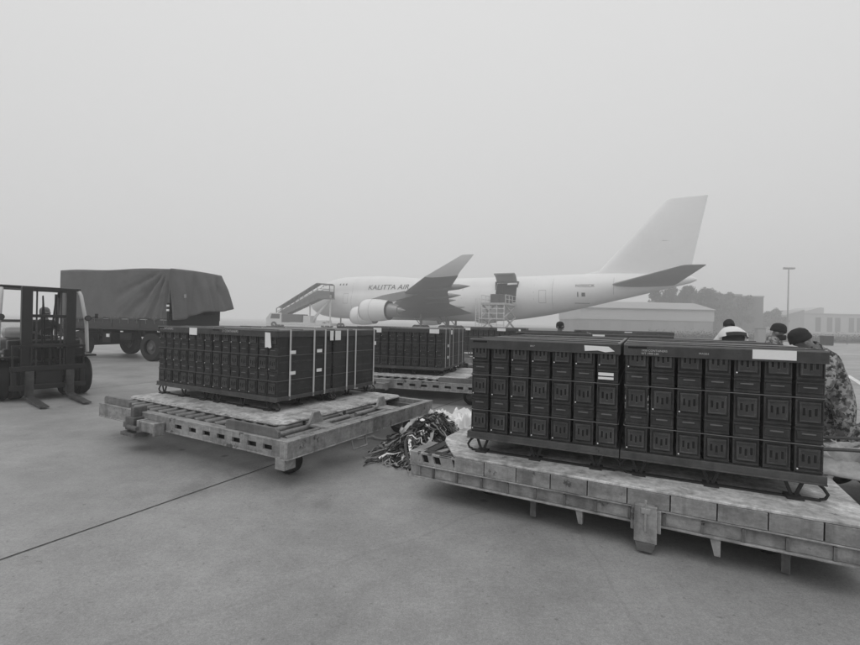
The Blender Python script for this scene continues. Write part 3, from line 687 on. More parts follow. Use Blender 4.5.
MB().box((-5.3, -1.95, .55), (3.0, .25, .95)).box((-1.6, -1.9, .95), (-.4, .1, 2.1)).box((.4, -1.8, .95), (2.2, .1, 1.4)).build('chassis', 'stair_white', st, bevel=.04)
for x in (-6.6, 1.9):
    for y in (-1.75, .05): MB().lathe([(-.18, .2), (-.18, .5), (-.1, .55), (.1, .55), (.18, .5), (.18, .2)], (x, y, .55), (0,1,0), 18).build('wheel', 'rubber', st, True)
# ------------------------------------------------------------------ cargo loader at the side door
lo = thing('cargo_loader', 'pale scissor-lift cargo loader raised to the open cargo door', 'cargo loader', pl2w(42.8, 6.4), -PA)
def lbox(name, *b, mt='loader'): 
    m = MB()
    for a, c in b: m.box(a, c)
    return m.build(name, mt, lo)
lbox('platform', ((-1.9, -2.6, 4.45), (1.9, 2.9, 4.75)))
lbox('bridge', ((-1.9, -3.2, 2.3), (1.9, -2.65, 2.5)))
lbox('base', ((-1.9, -4.2, .45), (1.9, 2.9, .95)))
for x in (-1.75, 1.75):
    for a, b in (((x, -2.3, .95), (x, 2.6, 2.7)), ((x, 2.6, .95), (x, -2.3, 2.7)), ((x, -2.3, 2.7), (x, 2.6, 4.45)), ((x, 2.6, 2.7), (x, -2.3, 4.45))): MB().bar(a, b, .14, .24, (1,0,0)).build('scissor_arm', 'loader', lo)
for x in (-1.85, 1.85):
    m = MB()
    for y in (-2.5, -.8, .9, 2.6): m.bar((x, y, 4.75), (x, y, 5.9), .07, .07, (0,1,0))
    for z in (5.3, 5.9): m.bar((x, -2.5, z), (x, 2.6, z), .06, .06)
    m.build('railing', 'stair_white', lo)
m = MB()
for x in (-1.7, -.6, .6, 1.7): m.bar((x, -2.62, .9), (x, -2.62, 4.4), .09, .09, (0,1,0))
for z in (1.5, 2.4, 3.2, 3.9): m.bar((-1.8, -2.62, z), (1.8, -2.62, z), .08, .1)
m.build('front_frame', 'stair_white', lo)
for x in (-2.6,):
    m = MB().bar((x, -2.8, .5), (x, -2.8, 5.4), .09, .09, (0,1,0)).bar((x+.55, -2.8, .5), (x+.55, -2.8, 5.4), .09, .09, (0,1,0))
    for k in range(12): m.bar((x, -2.8, .7 + k*.38), (x+.55, -2.8, .7 + k*.38), .05, .05)
    m.build('ladder', 'stair_white', lo)
for y in (-3.2, 1.8):
    for x in (-1.75, 1.75): MB().lathe([(-.17, .2), (-.17, .42), (-.1, .46), (.1, .46), (.17, .42), (.17, .2)], (x, y, .46), (1,0,0), 16).build('wheel', 'rubber', lo, True)
pc = thing('cargo_bundle', 'dark pallet load waiting on the raised loader platform', 'cargo', pl2w(42.8, 5.2) + Vector((0, 0, 4.75)), -PA)
MB().box((-1.5, -1.2, 0), (1.5, 1.2, .14)).build('skid', 'iron', pc); MB().box((-1.4, -1.1, .14), (-.02, 1.1, 1.45)).build('case', 'lid', pc, bevel=.03); MB().box((.02, -1.1, .14), (1.4, 1.1, 1.4)).build('case', 'lid', pc, bevel=.03)
# ------------------------------------------------------------------ tarpaulin trailer
TT = .29; TR = thing('tarp_trailer', 'two-axle military trailer under a grey tarpaulin, rear flap hanging open', 'trailer', (-14.65, 17.7, 0), -TT)
TL, TW, TZ0, TZ1 = 5.5, 2.45, 1.52, 3.40
def fold(u, z):                                          # folds that fan out from the top of the rear corner, and sag between hoops
    du = (TL - .1 - u); dz = TZ1 + .05 - z; a = math.atan2(du, dz + .001); r = math.hypot(du, dz)
    k = (1 - 2 * abs(math.sin(a * 8.5 + 1.0)) ** .7) * .55 + (1 - 2 * abs(math.sin(a * 17 + .6)) ** .8) * .3 + mn.noise(Vector((u * 2.2, z * 2.2, 3))) * .5
    return -.15 * k * min(1, r / .6) * max(0, 1 - du / 2.9)**.8 - .02 * math.sin(u * 3.9) * math.sin((z - TZ0) / 1.9 * PI) - .012 * math.sin(u * 9 + z * 2) 
tp = MB()
tp.grid(lambda u, v: (u*TL, fold(u*TL, TZ0 + (TZ1-TZ0)*v) * (1 - v**6) - .025 * (1 - v), TZ0 + (TZ1 - TZ0)*v - (.03*math.sin(u*TL*7.0)*(1-v)**8) + (.02*math.sin(u*TL*1.9) if v > .99 else 0)), 110, 24)
tp.grid(lambda u, v: (u*TL, v*TW, TZ1 + .035*math.sin(PI*v) + .02*math.sin(u*TL*1.9)*(1 - v) - .03*abs(math.sin(u*PI*4))*math.sin(PI*v)), 60, 10)
tp.grid(lambda u, v: (u*TL, TW, TZ0 + (TZ1-TZ0)*v), 8, 2); tp.grid(lambda u, v: (0, u*TW, TZ0 + (TZ1-TZ0)*v + .035*math.sin(PI*u)*v), 8, 2)
cv = tp.build('tarpaulin', 'tarp', TR, True)
cv.modifiers.new('t', 'SOLIDIFY').thickness = .012
for us in (1.75, 3.55): MB().tube([(us, fold(us, TZ0 + (TZ1-TZ0)*v/20) * (1 - (v/20)**6) - .025 * (1 - v/20) - .006, TZ0 + (TZ1-TZ0)*v/20) for v in range(1, 21)], .008, 5).build('seam', 'tarp', cv)
for k in range(27): MB().lathe([(-.004, .012), (-.008, .022), (0, .028)], (.12 + k*.2, -.05 + fold(.12 + k*.2, TZ0 + .09) * .9, TZ0 + .09), (0, 1, 0), 8).build('eyelet', 'strap_grey', cv)
def flap(u, v):                                          # v from the top edge down; the far side is pulled outward
    y = u * (TW + .05); hang = (1.86 - .52 * u + .06 * math.sin(u * 9)) * v
    out = (.04 + .27 * u**1.2) * v**.9 + (.16 * (abs(math.sin(u * 7 + v * .9)) ** .7 - .5) + .10 * (abs(math.sin(u * 15 - v * 1.2)) - .5)) * min(1, v * 2.5)
    return (TL + .02 + out, y - .03 + .25 * u * v, TZ1 - hang + .035 * math.sin(PI*u) * (1 - v))
fl = MB().grid(flap, 50, 22).build('rear_flap', 'tarp', cv, True); fl.modifiers.new('t', 'SOLIDIFY').thickness = .012
MB().grid(lambda a, b: tuple(Vector(flap(.16 + .07 * a, .50 + .07 * b)) + Vector((.03, -.01, 0))), 3, 3).build('patch', 'net_pale', fl)
for k in range(4): MB().box((k*TL/4 + .01, -.012, 1.22), ((k+1)*TL/4 - .01, .03, 1.53)).build('drop_side', 'board', TR, bevel=.006)
MB().box((TL-.03, .03, 1.22), (TL+.0, TW-.03, 1.75)).build('tailgate', 'chassis', TR, bevel=.006)
MB().box((0, 0, 1.14), (TL, TW, 1.215)).build('bed', 'board', TR, bevel=.005)
for y in (.6, 1.75): MB().box((.2, y, .86), (TL-.1, y+.1, 1.14)).build('frame_rail', 'chassis', TR)
for k in range(6): MB().box((k*1.02 + .15, .02, 1.03), (k*1.02 + .23, TW-.02, 1.14)).build('cross_member', 'chassis', TR)
for x in (.95, 4.57):
    MB().tube([(x, .1, .52), (x, TW-.1, .52)], .07, 8).box((x-.45, .62, .66), (x+.45, .7, .74)).box((x-.45, 1.75, .66), (x+.45, 1.83, .74)).box((x-.4, .55, .5), (x+.4, 1.9, .9)).build('axle', 'chassis', TR)
    for y in (.18, TW-.18):
        wt = MB().lathe([(-.16, .28), (-.16, .46), (-.1, .52), (.1, .52), (.16, .46), (.16, .28)], (x, y, .52), (0,1,0), 28).build('wheel', 'rubber', TR, True)
        MB().lathe([(-.1, 0), (-.13, .1), (-.06, .14), (-.05, .28), (.05, .28), (.1, 0)], (x, y, .52), (0,1,0), 20).build('rim', 'rim', wt, True)
MB().box((2.1, .12, .62), (2.55, .55, 1.0)).build('tool_box', 'chassis', TR, bevel=.02); MB().box((3.0, .1, .75), (3.6, .5, 1.02)).build('tool_box', 'chassis', TR, bevel=.02)
MB().box((2.35, .08, .84), (2.5, .11, .96)).build('white_plate', 'paper', TR); MB().box((3.18, -.02, 1.05), (3.3, .01, 1.09)).build('reflector', 'paper', TR); MB().box((4.95, -.02, 1.09), (5.05, .01, 1.13)).build('reflector', 'paper', TR)
po = MB().bar((TL-.02, -.05, 1.15), (TL-.02, -.05, 2.15), .09, .05, (0,1,0)).build('corner_post', 'chassis', TR)
for z in (1.86, 2.02): MB().box((TL-.08, -.09, z), (TL+.04, -.075, z + .07)).build('band', 'paper', po)
for k in range(13): MB().tube([(.2 + k*.42, -.04, 1.58), (.22 + k*.42, -.03, 1.38)], .01, 4).build('tie_rope', 'strap_grey', TR)
MB().tube([(0, .8, .9), (-1.8, 1.2, .75), (0, 1.65, .9)], .05, 8).build('drawbar', 'chassis', TR)
# ------------------------------------------------------------------ forklift, facing the camera
FK = thing('forklift', 'dark forklift with lowered forks facing the camera at the left edge', 'forklift', (-7.93, 9.10, 0), .93); FK.scale = (.93, .93, .98)
def fb(name, mt, *bx, bevel=.012):
    m = MB()
    for a, b in bx: m.box(a, b)
    return m.build(name, mt, FK, bevel=bevel)
# local: -y is forward, x across
for x in (-.36, .36):
    mo = fb('mast_upright', 'fork_black', ((x-.085, -.72, .12), (x+.085, -.6, 2.2)), ((x-.05, -.60, .2), (x+.05, -.52, 2.15)), bevel=.006)
    MB().tube([(x*.78, -.62, .3), (x*.78, -.62, 1.6)], .028, 10).build('lift_cylinder', 'fork_steel', mo, True)
fb('mast_cross_bar', 'fork_black', ((-.44, -.71, 2.13), (.44, -.6, 2.22))); fb('mast_cross_bar', 'fork_black', ((-.275, -.69, 1.02), (.275, -.62, 1.1)))
fb('carriage', 'fork_black', ((-.62, -.79, .58), (.62, -.73, .68)), ((-.62, -.79, .22), (.62, -.73, .32)), ((-.6, -.78, .32), (-.52, -.74, .58)), ((.52, -.78, .32), (.6, -.74, .58)), ((-.22, -.76, .3), (.22, -.74, .58)))
m = MB()
for x in (-.58, -.29, 0, .29, .58): m.bar((x, -.76, .68), (x, -.76, 1.06), .03, .03, (0,1,0))
m.bar((-.6, -.76, 1.06), (.6, -.76, 1.06), .04, .04); m.build('load_backrest', 'fork_black', FK)
for x in (-.33, .33): MB().prism([(-.79, .58), (-.83, .58), (-.84, .09), (-.9, .05), (-1.95, .03), (-1.95, .045), (-.95, .10), (-.79, .12)], x-.07, x+.07, 'x').build('fork', 'fork_steel', FK, bevel=.004)
for x in (-.56, .56):
    for dx in ((-.12, .12)):
        t = MB().lathe([(-.12, .2), (-.12, .36), (-.08, .40), (.08, .40), (.12, .36), (.12, .2)], (x+dx, -.22, .40), (1,0,0), 26).build('front_tyre', 'rubber', FK, True)
        MB().lathe([(-.09, 0), (-.09, .2), (.09, .2), (.09, 0)], (x+dx, -.22, .40), (1,0,0), 18).build('rim', 'fork_body', t, True)
for x in (-.5, .5): MB().lathe([(-.1, .14), (-.1, .28), (-.06, .31), (.06, .31), (.1, .28), (.1, .14)], (x, 1.5, .31), (1,0,0), 22).build('rear_tyre', 'rubber', FK, True)
fb('chassis', 'fork_black', ((-.44, -.5, .25), (.44, 1.1, .72)), ((-.72, .22, .3), (.72, 1.0, .66)), ((-.66, -.5, .8), (.66, -.32, 1.0)))
fb('fender', 'fork_black', ((-.86, -.62, .82), (-.44, .2, .86)), ((.44, -.62, .82), (.86, .2, .86)))
fb('hood', 'fork_body', ((-.5, .45, .72), (.5, 1.5, .86)), bevel=.05)
MB().prism([(1.3, .3), (2.0, .42), (2.08, .75), (1.95, 1.15), (1.3, 1.1)], -.62, .62, 'x').build('counterweight', 'fork_body', FK, bevel=.07)
fb('dashboard', 'fork_black', ((-.6, -.46, .9), (.6, -.28, 1.17)), bevel=.03)
sw = MB(); sw.tube([(.2 + .19*math.cos(a), .02 + .13*math.sin(a), 1.28 + .12*math.sin(a)) for a in [2*PI*k/20 for k in range(21)]], .016, 6, False); sw.tube([(.2, .02, 1.28), (.2, -.2, 1.05)], .025, 8).build('steering_wheel', 'fork_black', FK, True)
fb('seat', 'fork_black', ((-.06, .42, .86), (.44, .95, .97)), ((-.06, .88, .97), (.44, 1.0, 1.42)), bevel=.05)
for x in (-.74, .74): MB().tube([(x, -.42, .9), (x*.98, -.38, 1.5), (x*.9, -.2, 2.1), (x*.88, -.1, 2.2), (x*.86, .3, 2.23)], .036, 10).build('guard_leg', 'fork_pale', FK, True)
for x in (-.6, .6): MB().tube([(x, 1.42, .84), (x*.98, 1.15, 2.0), (x*.96, 1.05, 2.2), (x*.96, .9, 2.24)], .036, 10).build('guard_leg', 'fork_black', FK, True)
fb('guard_frame', 'fork_black', ((-.68, -.14, 2.2), (.68, -.08, 2.25)), ((-.64, .98, 2.2), (.64, 1.05, 2.25)), ((-.68, -.08, 2.2), (-.62, .98, 2.25)), ((.62, -.08, 2.2), (.68, .98, 2.25)))
for k in range(8): MB().box((-.62, .0 + k*.125, 2.205), (.62, .03 + k*.125, 2.245)).build('guard_slat', 'fork_body', FK)
for x in (-.78, .78):
    hl = MB().lathe([(-.05, .02), (-.04, .05), (.02, .06), (.04, .06), (.04, .0)], (x*.92, -.47, 1.62), (0,-1,0), 16).build('work_lamp', 'fork_black', FK, True)
    MB().lathe([(.042, 0), (.042, .045), (.036, .05)], (x*.92, -.47, 1.62), (0,-1,0), 16).build('lens', 'fork_steel', hl, True); MB().bar((x*.92, -.42, 1.62), (x*.97, -.39, 1.62), .03, .03).build('lamp_arm', 'fork_black', hl)
for x0 in (-.42, .18): fb('plate', 'paper', ((x0, -.47, .94), (x0+.11, -.4605, 1.06)), ((x0+.12, -.47, .95), (x0+.22, -.4605, 1.06)), bevel=0)
m = MB()
for q in (-.1, .12): m.tube([(q, -.66, .7), (q*1.1, -.64, 1.6), (q, -.62, 2.05), (q*.6, -.6, 1.5), (q*.5, -.6, .5)], .014, 6)
m.build('hydraulic_hose', 'rubber', FK, True)
MB().tube([(.72, -.45, 1.6), (.86, -.5, 1.66)], .01, 6).box((.84, -.53, 1.62), (.9, -.51, 1.72)).build('mirror', 'fork_black', FK)
for x in (-.2, .2): fb('lift_chain', 'fork_steel', ((x-.014, -.66, .62), (x+.014, -.648, 2.13)), bevel=0)
fb('rear_frame', 'fork_body', ((-.58, 1.08, 1.1), (-.5, 1.12, 2.15)), ((.5, 1.08, 1.1), (.58, 1.12, 2.15)), ((-.5, 1.08, 1.5), (.5, 1.12, 1.56)), bevel=.006)
fb('cowl', 'fork_body', ((-.7, -.44, .86), (-.4, .3, .94)), ((.4, -.44, .86), (.7, .3, .94)), bevel=.02)
fb('gas_bottle', 'fork_pale', ((-.38, 1.3, 1.12), (.38, 1.62, 1.42)), bevel=.13)
fb('tilt_bracket', 'fork_black', ((-.5, -.6, .36), (-.4, -.3, .5)), ((.4, -.6, .36), (.5, -.3, .5)))
for x in (-.62, .62): fb('warning_panel', 'fork_pale', ((x-.07, -.465, .80), (x+.07, -.455, .9)), bevel=0)
fb('mast_cross_bar', 'fork_black', ((-.275, -.69, .34), (.275, -.62, .46))); fb('mast_cross_bar', 'fork_black', ((-.275, -.69, 1.62), (.275, -.64, 1.68)))
# ------------------------------------------------------------------ far buildings, trees, mast, fence
def wall_building(name, label, px0, px1, Y, H_, dep, mt, cat='building', skew=0.0):
    x0, x1 = (px0 - 430) / F_PX * Y, (px1 - 430) / F_PX * Y
    b = thing(name, label, cat, (x0, Y, 0), skew); return b, x1 - x0
hb, L_ = wall_building('long_shed', 'long low shed with a pale wall band behind the aircraft tail', 580, 713, 126, 8, 20, 'hangar_wall')
MB().box((0, 0, 0), (L_, 20, 3.6)).build('lower_wall', 'hangar_low', hb); MB().box((-.2, -.15, 3.6), (L_ + .2, 20.2, 6.7)).build('upper_wall', 'hangar_wall', hb)
MB().prism([(-.6, 6.7), (20.8, 6.7), (20.8, 6.9), (10, 9.2), (-.6, 6.9)], -.4, L_ + .4, 'x').build('roof', 'hangar_roof', hb)
dm = MB().box((0, -.06, 0), (3.2, .0, 3.0)).mesh('door'); dm.materials.append(MATS['hangar_roof'])
for k in range(6): obj('door', dm, hb, loc=(2.5 + k * 5.9, -.01, 0))
for nm, a, b, Y, h, lab in (('office_block', 713, 741, 168, 14.3, 'dark flat-roofed block right of the shed, the taller left half'), ('office_annex', 742, 763, 171, 14.0, 'dark flat-roofed block left of the light mast, beside the taller block')):
    o, L_ = wall_building(nm, lab, a, b, Y, h, 16, 'block_wall')
    MB().box((0, 0, 0), (L_, 16, h)).build('wall', 'block_wall', o); MB().box((-.2, -.2, h), (L_ + .2, 16.2, h + .5)).build('roof', 'hangar_roof', o)
    wm = MB().box((0, -.05, 0), (1.6, .02, 1.7)).mesh('window'); wm.materials.append(MATS['window_dark'])
    for r in range(4):
        for k in range(int(L_ / 2.8)): obj('window', wm, o, loc=(.7 + k * 2.8, 0, 1.4 + r * 3.1))
wb, L_ = wall_building('terminal_hall', 'white hall with tall dark window bays at the right edge', 804, 960, 205, 10, 25, 'white_wall')
MB().box((0, 0, 0), (L_, 25, 9.0)).build('wall', 'white_wall', wb); MB().box((-.3, -.3, 9.0), (L_ + .3, 25, 9.6)).build('roof', 'hangar_roof', wb)
MB().prism([(0, 9.6), (9, 9.6), (9, 12.2), (7, 12.4), (0, 10.4)], .0, 14).build('gable', 'white_wall', wb)
bm_ = MB().box((0, -.1, 0), (2.4, .02, 6.6)).mesh('window_bay'); bm_.materials.append(MATS['window_dark'])
for k, x in enumerate((5.2, 10.5, 14.2, 20.5, 24.2, 30.5, 34.2, 40.5, 44.2, 50.5, 54.2)): obj('window_bay', bm_, wb, loc=(x, 0, 1.2))
gb, L_ = wall_building('grey_store', 'low grey building with a slanting roof just left of the white hall', 786, 804, 196, 8, 20, 'hangar_roof')
MB().prism([(0, 0), (L_, 0), (L_, 10.4), (0, 8.0)], 0, 18).build('wall', 'hangar_low', gb); MB().prism([(-.2, 8.0), (L_, 10.4), (L_, 10.8), (-.2, 8.4)], -.3, 18.3).build('roof', 'hangar_roof', gb)
mx, my = (787.5 - 430) / F_PX * 160, 160
mt_ = thing('light_mast', 'tall floodlight mast standing in the fog at the right', 'light mast', (mx, my, 0))
MB().tube([(0, 0, 0), (0, 0, 23.4)], [.28, .18], 10).build('pole', 'mast', mt_, True); MB().box((-1.9, -.3, 23.4), (1.9, .3, 23.55)).build('head_frame', 'mast', mt_)
for x in (-1.8, -.9, 0, .9, 1.8): MB().box((x-.24, -.5, 23.55), (x+.24, .1, 24.05)).build('floodlight', 'mast', mt_, bevel=.05)
def tree(px, Y, h, rad, n, label, seed):
    rn = random.Random(seed); t = thing('broadleaf_tree', label, 'tree', ((px - 430) / F_PX * Y, Y, 0), rn.random() * 6, 'trees beyond the shed')
    m = MB().tube([(0,0,0), (.1,.1,h*.3), (.0,.2,h*.6), (.2,.0,h*.85)], [rad*.09, rad*.07, rad*.045, .05], 8)
    cl = []
    for k in range(16):
        a = rn.random() * 2 * PI; z = h * (.35 + .58 * rn.random()); r = rad * (.35 + .6 * rn.random()) * math.sin(min(1, (1 - z / h) * 1.7 + .25) * PI / 2)
        c = Vector((math.cos(a) * r, math.sin(a) * r, z)); cl.append((c, rad * rn.uniform(.25, .45)))
        m.tube([(0, .1, z * .62), c * .6 + Vector((0, 0, z * .36)), c], [rad*.035, rad*.02, .02], 5)
    m.build('trunk', 'bark', t, True)
    lf = MB()
    for k in range(n):
        c, r = cl[rn.randrange(len(cl))]; d = Vector((rn.gauss(0, 1), rn.gauss(0, 1), rn.gauss(0, 1))); d.normalize()
        p = c + d * r * rn.random() ** .4; a = Vector((rn.gauss(0, 1), rn.gauss(0, 1), rn.gauss(0, 1))).normalized(); b = a.orthogonal().normalized(); q = rn.uniform(.18, .42)
        lf.add([p - a*q, p + b*q*.6, p + a*q, p - b*q*.6], [(0, 1, 2, 3)])
    cr = lf.build('crown', 'leaf', t); return t
TS = [(662, 150, 14.2, 5.4, 'leftmost tree, just under the tail cone'), (676, 153, 17.2, 6.0, 'tallest tree, right of the tail cone'), (690, 150, 16.4, 5.6, 'second tree right of the tail cone, above the shed'), (704, 152, 15.4, 5.4, 'tree above the right end of the pale shed'),
      (722, 164, 14.6, 5.0, 'tree in front of the left dark block'), (740, 163, 14.2, 4.6, 'tree between the two dark blocks'), (771, 172, 9.2, 4.4, 'low tree right of the dark blocks')]
for i, (px, Y, h, r, lab) in enumerate(TS): tree(px, Y, h, r, 5500, lab + ', grey in the fog', 40 + i)
# hedge, fence and small cabins along the right
hd = MB(); rn = random.Random(5)
for k in range(16000):
    x = rn.uniform(38, 105); y = 78 - (x - 38) * .25 + rn.uniform(-1.2, 1.2); p = Vector((x, y, abs(rn.gauss(.35, .4)))); a = Vector((rn.gauss(0,1), rn.gauss(0,1), rn.gauss(0,1))).normalized(); b = a.orthogonal().normalized(); q = rn.uniform(.05, .13)
    hd.add([p - a*q, p + b*q*.6, p + a*q, p - b*q*.6], [(0,1,2,3)])
tag(hd.build('scrub', 'leaf'), 'low dark scrub behind the fence at the right', 'scrub', kind='stuff')
fe = thing('wire_fence', 'low wire fence with posts along the apron edge at right', 'fence', (42, 56.5, 0), -.14)
for k in range(26): MB().tube([(k*2.4, 0, 0), (k*2.4, 0, 1.25)], .04, 6).build('post', 'mast', fe)
for z in (.25, .6, .95, 1.22): MB().tube([(0, 0, z), (60, 0, z)], .022, 4).build('rail_wire', 'mast', fe)
def cabin(px, Y, wd, h, label, mt):
    c = thing('utility_cabinet', label, 'cabinet', ((px - 430) / F_PX * Y, Y, 0), -.2, 'cabinets by the apron edge')
    MB().box((-wd/2, 0, .08), (wd/2, .7, h)).build('body', mt, c, bevel=.03); MB().box((-wd/2-.05, -.05, h), (wd/2+.05, .75, h+.07)).build('top', 'hangar_roof', c); MB().box((-wd/2+.08, -.02, .2), (wd/2-.08, .0, h-.12)).build('door', mt, c)
    MB().box((-wd/2, .05, 0), (wd/2, .65, .08)).build('plinth', 'concrete', c)
cabin(762, 46, .75, 1.75, 'upright grey cabinet left of the beanie soldier', 'hangar_roof'); cabin(829, 50, 1.0, 1.1, 'squat dark cabinet by the fence at the right', 'chassis')
# ------------------------------------------------------------------ discarded netting and film between the dollies
nb = MB(); rn = random.Random(11)
def heap_h(t, q): return .36 * math.exp(-((q) / .30) ** 2) * (math.sin(PI * min(1, max(0, t * .9 + .08))) ** .6)
ha, hb_ = gp(409, 462), gp(452, 430); hdv = hb_ - ha; hs = Vector((hdv.y, -hdv.x, 0)).normalized()
nb.mats = ['net', 'net_pale', 'film', 'slot']
def on_heap(t, q, lift): return ha + hdv * t + hs * q + Vector((0, 0, heap_h(t, q) * lift + .01))
for k in range(640):
    t = rn.betavariate(1.6, 1.4) * 1.05 - .02; q = rn.gauss(0, .15); lift_ = rn.uniform(.35, 1.05); dt_, dq = rn.gauss(0, .05), rn.gauss(0, .05); pts = []
    nb.cur = rn.choices((0, 1, 2, 3), (.38, .34, .08, .20))[0]
    for j in range(rn.randint(7, 13)):
        p = on_heap(t, q, lift_); p.z = max(.012, p.z + rn.uniform(-.012, .028)); pts.append(p)
        a = rn.gauss(0, .9); dt_, dq = dt_ * math.cos(a) - dq * math.sin(a), dt_ * math.sin(a) + dq * math.cos(a); t += dt_ * .7; q += dq; q *= .95; dt_ = -dt_ if (t < -.12 and dt_ < 0) or (t > 1.1 and dt_ > 0) else dt_; lift_ = min(1.08, max(.2, lift_ + rn.gauss(0, .06)))
    if k % 3: nb.tube(pts, rn.choice((.005, .007, .010)), 5)
    else:
        wd = rn.uniform(.012, .024); vs = []
        for j, p in enumerate(pts):
            d = (pts[min(j+1, len(pts)-1)] - pts[max(j-1, 0)]).normalized(); sd = d.cross(Vector((rn.gauss(0, .3), rn.gauss(0, .3), 1))).normalized(); vs += [p - sd * wd, p + sd * wd, p + sd * wd + Vector((0, 0, .004)), p - sd * wd + Vector((0, 0, .004))]
        nb.add(vs, [(4*j+i, 4*j+(i+1) % 4, 4*j+4+(i+1) % 4, 4*j+4+i) for j in range(len(pts)-1) for i in range(4)])
nb.cur = 0
nb.grid(lambda u, v: tuple(ha + hdv * (u * 1.0) + hs * ((v - .5) * .7) + Vector((0, 0, heap_h(u, (v - .5) * .7) * (.7 + .22 * math.sin(u * 31 + v * 17) * math.sin(v * 23 - u * 9)) - .12))), 40, 24)
no = nb.build('cargo_netting', None, None, True)
tag(no, 'tangled heap of cargo netting and straps beside the front right dolly', 'netting', kind='stuff')
from mathutils import noise as mn
def crump(cx, cy, sx, sy, hh, seed, rot, z=.01):
    def f(u, v):
        o = Vector((seed * 7.3, seed * 1.7, 0)); p = Vector((u * sx, v * sy, 0)) * 3.2 + o
        a = 1 - abs(mn.noise(p)) * 2.2; a += .5 * (1 - abs(mn.noise(p * 2.3)) * 2.2); a += .28 * (1 - abs(mn.noise(p * 5.1)) * 2.2); a = max(0, a / 1.78)
        e_ = min(1, 3.5 * min(u, 1-u, v, 1-v)) ** .6; wob = .12 * mn.noise(p * .8 + Vector((5, 5, 5)))
        x = (u - .5 + wob) * sx; y = (v - .5 + .12 * mn.noise(p * .9)) * sy
        return (cx + math.cos(rot) * x - math.sin(rot) * y, cy + math.sin(rot) * x + math.cos(rot) * y, z + hh * (.12 + .88 * a) * (.06 + .94 * e_))
    return f
fm = MB().grid(crump(.27, 6.75, 1.4, .95, .36, 3, .3), 100, 60).build('plastic_film', 'film', None, True)
tag(fm, 'crumpled white plastic film behind the netting heap', 'plastic film')
fm2 = MB().grid(crump(4.72, 4.9, .55, .42, .22, 9, .3, .47), 40, 30).build('strap_bundle', 'camo', None, True); tag(fm2, 'crumpled camouflage bundle on the deck beside the bending soldier', 'strap bundle')
gc = A3 + rotv(TH3, 3.62, 1.75)
gs = MB().grid(crump(gc.x, gc.y, 1.25, 1.25, .17, 5, -TH3, .468), 60, 60).build('folded_sheet', 'net_pale', None, True); tag(gs, 'pale rumpled sheet lying over the deck end at the right edge', 'folded sheet')
gs.modifiers.new('t', 'SOLIDIFY').thickness = .01
for k, (y0, y1, lab) in enumerate(((1.25, 1.55, 'nearer dark strap lying across the pale rumpled sheet'), (1.75, 2.1, 'farther dark strap lying across the pale rumpled sheet'))):
    m = MB(); vs = []
    for j in range(15):
        t = j / 14; p = A3 + rotv(TH3, 3.05 + 1.25 * t, y0 + (y1 - y0) * t + .03 * math.sin(t * 9 + k)); p.z = .47 + .175 * math.sin(PI * min(1, .12 + .76 * t)) ** .5; q = rotv(TH3, -.2, 1) * .04
        vs += [p - q, p + q, p + q + Vector((0, 0, .012)), p - q + Vector((0, 0, .012))]
    m.add(vs, [(4*j+i, 4*j+(i+1) % 4, 4*j+4+(i+1) % 4, 4*j+4+i) for j in range(14) for i in range(4)] + [(0,1,2,3), (56,57,58,59)]); tag(m.build('tie_strap', 'net', None), lab, 'strap', 'straps over the sheet')
for k, (x, y, ln, a) in enumerate(((3.15, 1.1, .9, .55), (3.2, 1.75, .8, .9))):
    p = A3 + rotv(TH3, x, y); 
    pk = MB().box((-.04, 0, 0), (.04, ln, .035)).build('timber_batten', 'plank', None, bevel=.004); pk.location = (p.x, p.y, .466); pk.rotation_euler.z = -TH3 - a + .6
    tag(pk, ('shorter', 'longer')[1 - k] + ' loose timber batten on the deck end of the front right dolly', 'batten', 'battens on the deck')
# ------------------------------------------------------------------ people
def body(joints, bones, root, classify, name, parent):
    names = list(joints); idx = {n_: i for i, n_ in enumerate(names)}
    me = bpy.data.meshes.new('sk'); me.from_pydata([joints[n_][0] for n_ in names], [(idx[a], idx[b]) for a, b in bones], [])
    o = bpy.data.objects.new('sk', me); sc.collection.objects.link(o)
    mo = o.modifiers.new('s', 'SKIN'); mo.branch_smoothing = .6; sv = me.skin_vertices[0].data
    for n_ in names: r = joints[n_][1]; sv[idx[n_]].radius = r if isinstance(r, tuple) else (r, r); sv[idx[n_]].use_root = (n_ == root)
    o.modifiers.new('d', 'SUBSURF').levels = 2
    dg = bpy.context.evaluated_depsgraph_get(); out = bpy.data.meshes.new_from_object(o.evaluated_get(dg)); bpy.data.objects.remove(o)
    out.name = name; mats = sorted(set(classify.values())); [out.materials.append(MATS[q]) for q in mats]
    jl = [(Vector(joints[n_][0]), n_) for n_ in names]
    for p in out.polygons:
        n_ = min(jl, key=lambda q: (q[0] - p.center).length)[1]; key = n_.split('_')[0]; p.material_index = mats.index(classify.get(key, classify['*'])); p.use_smooth = True
    return obj(name, out, parent)
